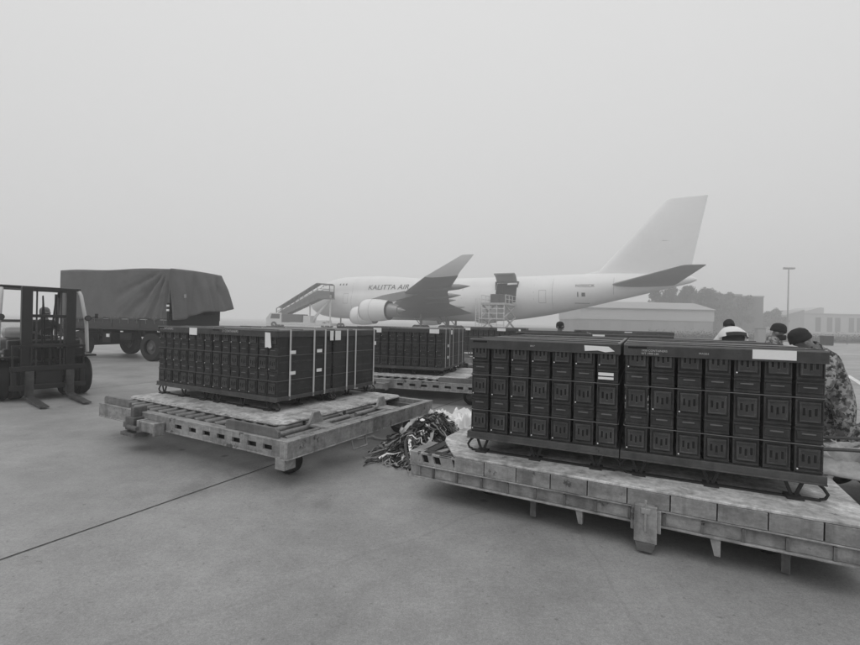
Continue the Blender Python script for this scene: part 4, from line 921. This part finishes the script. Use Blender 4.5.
def make_person(label, loc, rz, scarf=True, lean=0.0, head_turn=0.0, nod=0.0, hat='beanie', top='camo', legs='camo', seated=False, scale=1.0, arm=((.27, .03, 1.16), (.29, -.08, .92)), bulk=1.0, back=None, group='people working by the loads'):
    pr = thing('person', label, 'person', loc, rz, group); pr.scale = (scale,) * 3
    P = Vector((0, 0, .95)); R = Matrix.Rotation(lean, 3, 'X'); J = {}
    def up(v): return tuple(P + R @ (Vector(v) - P))
    hc = Vector((0, -.03, 1.63)); HR = Matrix.Rotation(head_turn, 3, 'Z') @ Matrix.Rotation(nod, 3, 'X')
    def hd_(v): return up(hc + HR @ (Vector(v) - hc))
    J['pelvis'] = ((0, 0, .95), (.17*bulk, .125*bulk)); J['spine'] = (up((0, .0, 1.13)), (.165*bulk, .125*bulk)); J['chest'] = (up((0, .01, 1.32)), (.185*bulk, .14*bulk)); J['collar'] = (up((0, .02, 1.455)), (.10*bulk, .085*bulk))
    J['neck'] = (up((0, .0, 1.52)), .056); J['head'] = (hd_((0, -.02, 1.61)), (.075, .088)); J['head_top'] = (hd_((0, -.01, 1.70)), (.072, .085)); J['head_face'] = (hd_((0, -.07, 1.555)), (.052, .05)); J['head_nose'] = (hd_((0, -.118, 1.62)), .014)
    B = [('pelvis','spine'),('spine','chest'),('chest','collar'),('collar','neck'),('neck','head'),('head','head_top'),('head','head_face'),('head','head_nose')]
    for s, t in ((1, 'l'), (-1, 'r')):
        f = lambda v: (v[0] * s, v[1], v[2])
        J['shoulder_'+t] = (up(f((.185, .015, 1.415))), .078*bulk); J['elbow_'+t] = (up(f(arm[0])), .056*bulk); J['wrist_'+t] = (up(f(arm[1])), .036)
        e_, w_ = Vector(arm[0]), Vector(arm[1]); d = (w_ - e_).normalized(); sd = Vector((0, -1, 0)) - d * d.dot(Vector((0, -1, 0))); sd = sd.normalized() if sd.length > .1 else Vector((1, 0, 0)); nn = d.cross(sd)
        J['hand_'+t] = (up(f(w_ + d * .07)), (.034, .02)); B += [('chest','shoulder_'+t),('shoulder_'+t,'elbow_'+t),('elbow_'+t,'wrist_'+t),('wrist_'+t,'hand_'+t)]
        for k, (o_, ln) in enumerate(((-.03, .062), (-.01, .075), (.01, .07), (.03, .055))):
            b0 = w_ + d * .10 + sd * o_; J[f'hand_{t}f{k}'] = (up(f(b0)), .010); J[f'hand_{t}g{k}'] = (up(f(b0 + d * ln * .55 + nn * .008)), .0085); J[f'hand_{t}h{k}'] = (up(f(b0 + d * ln + nn * .03)), .007)
            B += [('hand_'+t, f'hand_{t}f{k}'), (f'hand_{t}f{k}', f'hand_{t}g{k}'), (f'hand_{t}g{k}', f'hand_{t}h{k}')]
        J[f'hand_{t}t0'] = (up(f(w_ + d * .045 + sd * .04)), .011); J[f'hand_{t}t1'] = (up(f(w_ + d * .085 + sd * .058 + nn * .015)), .009); B += [('wrist_'+t, f'hand_{t}t0'), (f'hand_{t}t0', f'hand_{t}t1')]
        if seated: hip, kn, an, to = (.10, -.03, .93), (.15, -.44, .97), (.15, -.50, .52), (.15, -.66, .46)
        else: hip, kn, an, to = (.105, 0, .88), (.12, -.03, .50), (.125, .03, .10), (.14, -.13, .045)
        J['thigh_'+t] = (f(hip), .10*bulk); J['knee_'+t] = (f(kn), .07); J['ankle_'+t] = (f(an), .055); J['foot_'+t] = (f(to), (.045, .042)); B += [('pelvis','thigh_'+t),('thigh_'+t,'knee_'+t),('knee_'+t,'ankle_'+t),('ankle_'+t,'foot_'+t)]
    cl = {'*': top, 'head': 'skin', 'neck': 'skin', 'hand': 'skin', 'wrist': top, 'pelvis': top, 'thigh': legs, 'knee': legs, 'ankle': 'boot', 'foot': 'boot'}
    bo = body(J, B, 'pelvis', cl, 'body', pr)
    if back:
        me = bo.data; me.materials.append(MATS[back]); Ri = R.inverted()
        for p in me.polygons:
            q = P + Ri @ (p.center - P)
            if q.y > .02 and abs(q.x) < .2 and 1.0 < q.z < 1.5: p.material_index = len(me.materials) - 1
    M = R @ HR; hp = Vector(hd_(hc)) 
    def place(o, v): o.matrix_local = Matrix.Translation(P + R @ (hc + HR @ (Vector(v)) - P)) @ (R @ HR).to_4x4(); return o
    if hat == 'beanie':
        prof = [(-.018, .090), (-.024, .096), (-.012, .100), (.02, .098), (.026, .094), (.055, .091), (.085, .076), (.106, .046), (.115, .002)]
        m = MB(); n = 20; m.add([(math.cos(2*PI*k/n) * r * .94, math.sin(2*PI*k/n) * r * 1.10, z) for z, r in prof for k in range(n)], [(i*n+k, i*n+(k+1)%n, (i+1)*n+(k+1)%n, (i+1)*n+k) for i in range(len(prof)-1) for k in range(n)])
        place(m.build('knit_cap', 'wool', pr, True), (0, .005, .02))
    else:
        prof = [(-.06, .088), (-.02, .098), (.03, .100), (.07, .088), (.1, .055), (.112, .002)]
        m = MB(); n = 20; m.add([(math.cos(2*PI*k/n) * r * .9, math.sin(2*PI*k/n) * r * 1.05 + .02, z) for z, r in prof for k in range(n)], [(i*n+k, i*n+(k+1)%n, (i+1)*n+(k+1)%n, (i+1)*n+k) for i in range(len(prof)-1) for k in range(n)])
        place(m.build('hair', 'jacket_grey' if hat == 'cap' else 'hair', pr, True), (0, .012, .005))
        if hat == 'cap': place(MB().prism([(-.075, -.08), (.075, -.08), (.06, -.16), (0, -.175), (-.06, -.16)], .02, .03, 'z').build('cap_peak', 'jacket_grey', pr), (0, 0, 0))
    if top == 'camo':
        nk = MB(); n = 20; pf = [(-.06, .12), (-.01, .105), (.05, .092), (.06, .085), (.02, .08)]
        nk.add([(math.cos(2*PI*k/n) * r, math.sin(2*PI*k/n) * r, z) for z, r in pf for k in range(n)], [(i*n+k, i*n+(k+1)%n, (i+1)*n+(k+1)%n, (i+1)*n+k) for i in range(len(pf)-1) for k in range(n)])
        co = nk.build('collar', top, pr, True); co.matrix_local = Matrix.Translation(P + R @ (Vector((0, .01, 1.485)) - P)) @ R.to_4x4()
        if scarf: place(MB().lathe([(-.05, .03), (-.045, .062), (0, .078), (.03, .07), (.035, .03)], (0, -.045, -.085), (0, .25, 1), 14).build('face_scarf', 'jacket_dark', pr, True), (0, 0, 0))
    if hat == 'hood':
        hd2 = MB(); n = 24; pf = [(-.17, .235), (-.10, .235), (-.04, .20), (.02, .15), (.045, .12), (.03, .105), (-.02, .10)]
        hd2.mats = [top, back or top]; hd2.add([(math.cos(2*PI*k/n) * r * 1.1, math.sin(2*PI*k/n) * r * .8 + .02, z) for z, r in pf for k in range(n)], [(i*n+k, i*n+(k+1)%n, (i+1)*n+(k+1)%n, (i+1)*n+k) for i in range(len(pf)-1) for k in range(n)])
        hd2.m = [1 if (sum(hd2.v[j][1] for j in f_) / 4 > .05 and abs(sum(hd2.v[j][0] for j in f_) / 4) < .16 and sum(hd2.v[j][2] for j in f_) / 4 < -.07) else 0 for f_ in hd2.f]
        co = hd2.build('collar', None, pr, True); co.matrix_local = Matrix.Translation(P + R @ (Vector((0, .01, 1.52)) - P)) @ R.to_4x4()
    for s in (-1, 1):
        place(MB().lathe([(-.011, 0), (-.008, .008), (0, .011), (.008, .008), (.011, 0)], (s*.03, -.088, -.005), (0, 1, 0), 8).build('eye', 'slot', pr, True), (0, 0, 0))
        place(MB().lathe([(-.012, .005), (-.01, .018), (.0, .026), (.01, .018), (.012, .004)], (s*.082, .0, -.03), (1, 0, 0), 10).build('ear', 'skin', pr, True), (0, 0, 0))
    place(MB().lathe([(-.008, .002), (-.006, .014), (0, .02), (.006, .014), (.008, .002)], (0, -.112, -.075), (0, 1, .1), 8).build('mouth', 'jacket_dark' if hat == 'mask' else 'plane_wing', pr, True), (0, 0, 0))
    return pr
make_person('soldier in camouflage and dark knit cap bending over the right end of the load', (4.50, 4.90, 0), -PI/2 - .15, False, lean=.56, nod=-.1, arm=((.30, -.20, 1.22), (.24, -.44, 1.12)), bulk=1.3, scale=1.02)
p2 = make_person('standing soldier in camouflage and knit cap behind the right load', (5.43, 7.1, 0), .75, True, lean=.08, nod=.1, scale=1.0, bulk=1.1)
make_person('person bowed away in a white-shouldered jacket with dark back panel', (6.22, 9.05, 0), PI - .1, lean=.40, nod=.35, hat='hood', top='jacket_white', legs='trouser', bulk=1.35, back='jacket_dark', scale=1.09, arm=((.30, -.18, 1.2), (.26, -.42, 1.1)))
make_person('bareheaded person in dark jacket whose head shows above the far lids', (3.2, 11.0, 0), .3, hat='hair', top='jacket_dark', legs='trouser')
fv = Matrix.Rotation(.93, 3, 'Z') @ Vector((.2, .62, 0))
make_person('driver in dark jacket and grey cap sitting in the forklift', (-7.93 + fv.x * .93, 9.10 + fv.y * .93, .06), .93, hat='cap', top='jacket_dark', legs='trouser', seated=True, lean=.05, nod=.15, arm=((.28, -.12, 1.22), (.12, -.42, 1.18)), group='people at machines')
# ------------------------------------------------------------------ fog
hz = MB().box((-420, -40, -1.0), (420, 420, 34)).build('haze'); hz['kind'] = 'stuff'
hm = bpy.data.materials.new('haze'); hm.use_nodes = True; hn = hm.node_tree.nodes; hn.clear()
ho = hn.new('ShaderNodeOutputMaterial'); hv = hn.new('ShaderNodeVolumePrincipled'); hm.node_tree.links.new(hv.outputs[0], ho.inputs['Volume'])
hv.inputs['Color'].default_value = (.985, .985, .985, 1); hv.inputs['Density'].default_value = .0037; hv.inputs['Anisotropy'].default_value = .2
hz.data.materials.append(hm)
